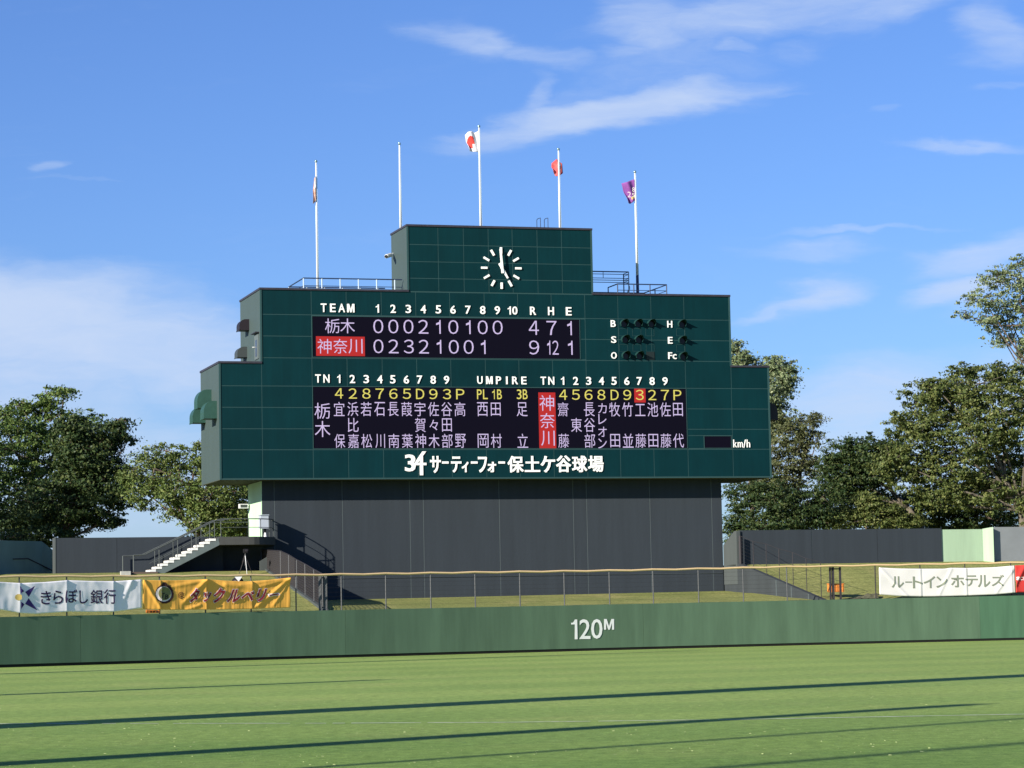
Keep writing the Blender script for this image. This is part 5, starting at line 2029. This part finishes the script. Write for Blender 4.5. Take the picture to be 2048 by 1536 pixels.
make_tree('broadleaf_tree', 'airy olive green tree close to the left of the scoreboard', 370, 161, GZ,
          [(330, 905, 44, 16), (300, 925, 40, 18), (370, 920, 42, 24), (300, 980, 45, 30), (350, 985, 50, 34), (400, 960, 40, 40), (290, 1015, 26, 14), (420, 1000, 50, 45), (470, 985, 40, 40), (395, 890, 12, 12), (410, 1040, 45, 25), (470, 1040, 40, 30), (260, 950, 20, 16), (345, 1030, 22, 14), (320, 950, 50, 40), (430, 930, 40, 34), (275, 975, 30, 24), (440, 1030, 55, 36), (380, 1000, 50, 30)],
          [(410, 1140), (400, 1075), (372, 1045), (350, 1000), (340, 950)], 'leaf_lime', 'bark', 640, 48, 0.080, 13, .2)
make_tree('shrub_tree', 'dense low green tree behind the stair top', 460, 168, GZ,
          [(450, 1050, 50, 34), (490, 1010, 34, 50), (420, 1075, 40, 20), (480, 1060, 36, 34)],
          [(465, 1140), (465, 1090), (462, 1050)], 'leaf_green', 'bark', 375, 51, 0.080, 14, .16)
make_tree('poplar_tree', 'pale leafy tree rising behind the right shoulder of the scoreboard', 1510, 222, GZ,
          [(1500, 740, 45, 30), (1545, 735, 34, 24), (1570, 760, 22, 34), (1530, 790, 45, 36), (1500, 850, 50, 50), (1550, 840, 34, 36), (1465, 690, 14, 16), (1475, 720, 22, 20), (1580, 745, 12, 22)],
          [(1500, 1140), (1505, 1000), (1510, 880), (1515, 780)], 'leaf_pale', 'bark', 525, 45, 0.117, 15, 0.22999999999999998)
make_tree('thin_tree', 'brownish twiggy tree with bare tips right of the scoreboard', 1590, 212, GZ,
          [(1570, 870, 45, 45), (1610, 860, 26, 34), (1630, 840, 14, 14), (1560, 940, 50, 50), (1610, 930, 34, 40), (1635, 880, 12, 18), (1575, 1000, 45, 40)],
          [(1590, 1140), (1592, 1010), (1605, 920), (1626, 865)], 'leaf_brown', 'bark', 412, 45, 0.098, 16, 0.1725)
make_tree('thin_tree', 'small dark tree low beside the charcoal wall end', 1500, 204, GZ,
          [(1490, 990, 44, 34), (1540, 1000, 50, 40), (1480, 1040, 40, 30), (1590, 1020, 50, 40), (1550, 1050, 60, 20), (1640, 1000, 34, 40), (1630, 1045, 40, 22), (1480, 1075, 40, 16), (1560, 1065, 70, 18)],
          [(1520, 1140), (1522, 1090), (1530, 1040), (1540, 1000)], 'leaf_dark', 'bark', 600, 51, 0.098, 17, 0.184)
make_tree('broadleaf_tree', 'dark tree with pale leaning trunk, middle of the right group', 1720, 208, GZ,
          [(1690, 900, 34, 26), (1680, 950, 42, 45), (1725, 905, 45, 34), (1760, 930, 50, 45), (1720, 970, 55, 40), (1790, 900, 34, 24), (1660, 930, 18, 26), (1680, 1000, 40, 30)],
          [(1850, 1140), (1842, 1050), (1815, 1015), (1785, 985), (1760, 930)], 'leaf_dark', 'bark_pale', 700, 51, 0.102, 18, 0.27599999999999997)
make_tree('broadleaf_tree', 'big rounded olive tree, largest on the right', 1900, 202, GZ,
          [(1960, 770, 90, 45), (1900, 800, 70, 50), (1850, 850, 60, 45), (2000, 830, 80, 60), (1940, 870, 90, 55), (1840, 920, 60, 45), (1990, 930, 80, 60), (1900, 940, 70, 50), (2080, 800, 70, 70), (2060, 940, 60, 60), (1930, 745, 30, 16), (1870, 775, 30, 22), (2000, 740, 26, 18), (1810, 960, 34, 30), (1880, 995, 60, 30), (1960, 985, 70, 40), (2050, 1000, 60, 40), (1790, 925, 50, 40), (1850, 790, 50, 34), (1820, 850, 45, 34)],
          [(2050, 1140), (2044, 1020), (2010, 960), (1985, 880)], 'leaf_olive', 'bark_pale', 1562, 51, 0.107, 19, 0.322)
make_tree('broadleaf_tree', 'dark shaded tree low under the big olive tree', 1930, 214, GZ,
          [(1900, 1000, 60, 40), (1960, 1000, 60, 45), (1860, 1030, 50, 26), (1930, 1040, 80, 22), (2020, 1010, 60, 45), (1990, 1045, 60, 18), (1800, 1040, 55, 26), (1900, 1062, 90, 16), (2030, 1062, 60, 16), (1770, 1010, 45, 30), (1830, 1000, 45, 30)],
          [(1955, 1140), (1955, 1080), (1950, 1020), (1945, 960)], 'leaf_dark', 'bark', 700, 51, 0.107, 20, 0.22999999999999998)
make_tree('shrub_tree', 'low tangled olive bushes under the leaning trunk', 1730, 205, GZ,
          [(1700, 1035, 50, 24), (1760, 1030, 50, 26), (1810, 1045, 40, 16), (1660, 1045, 30, 16), (1735, 1000, 30, 16)],
          [(1730, 1140), (1728, 1080), (1735, 1040)], 'leaf_olive', 'bark', 412, 51, 0.088, 21, 0.11499999999999999)
make_tree('poplar_tree', 'tall pale grey-green tree cut off by the upper right edge', 2020, 228, GZ,
          [(1990, 560, 34, 24), (1965, 600, 45, 20), (1930, 632, 22, 10), (2010, 620, 50, 34), (2040, 560, 30, 44), (2000, 670, 40, 26), (2060, 650, 45, 60), (2035, 530, 18, 14), (1980, 640, 26, 18), (2080, 720, 45, 60)],
          [(2085, 1140), (2085, 900), (2080, 760), (2060, 650)], 'leaf_pale', 'bark', 400, 36, 0.110, 22, 0.22999999999999998)

# the row of trees goes on beyond the left edge and shades the foot of the first ones


def plain_tree(name, label, x, y, h, r, leafm, seed):
    rr = np.random.default_rng(seed)
    blobs = [(x + rr.normal() * r * .35, y + rr.normal() * r * .35, GZ + h * (.35 + .5 * rr.random()), r * .55, r * .55, h * .2) for _ in range(9)]
    t = thing(name, label, 'tree', (x, y, GZ), 'trees beyond the walls')
    V, cen = leaf_cloud(blobs, 520, 34, .15, seed=seed)
    me = bpy.data.meshes.new('crown')
    org = np.array([x, y, GZ])
    me.from_pydata((V - org).tolist(), [], np.arange(len(V)).reshape(-1, 4).tolist())
    me.materials.append(MATS[leafm])
    o = bpy.data.objects.new('crown', me); COL.objects.link(o); o.parent = t
    mb = MB(); mb.tube((x, y, GZ - .2), (x, y, GZ + h * .6), .28, .14, n=8)
    build('trunk', mb, 'bark', t, smooth=True)
    mb = MB()
    for b_ in blobs:
        mb.tube((x, y, GZ + h * .3), (b_[0], b_[1], b_[2]), .1, .04, n=5)
    build('limbs', mb, 'bark', t)


plain_tree('broadleaf_tree', 'leafy tree nearest the wall, beyond the left edge', -42.5, 149, 13, 7, 'leaf_green', 31)
plain_tree('broadleaf_tree', 'tall leafy tree at the back, beyond the left edge', -44, 162, 15, 7.5, 'leaf_green', 32)
plain_tree('broadleaf_tree', 'round leafy tree beyond the right edge, nearest the poplar', 58, 200, 13, 7, 'leaf_olive', 33)
plain_tree('broadleaf_tree', 'dark leafy tree further beyond the right edge', 72, 206, 14, 8, 'leaf_dark', 34)
bpy.data.objects.remove(_fo)
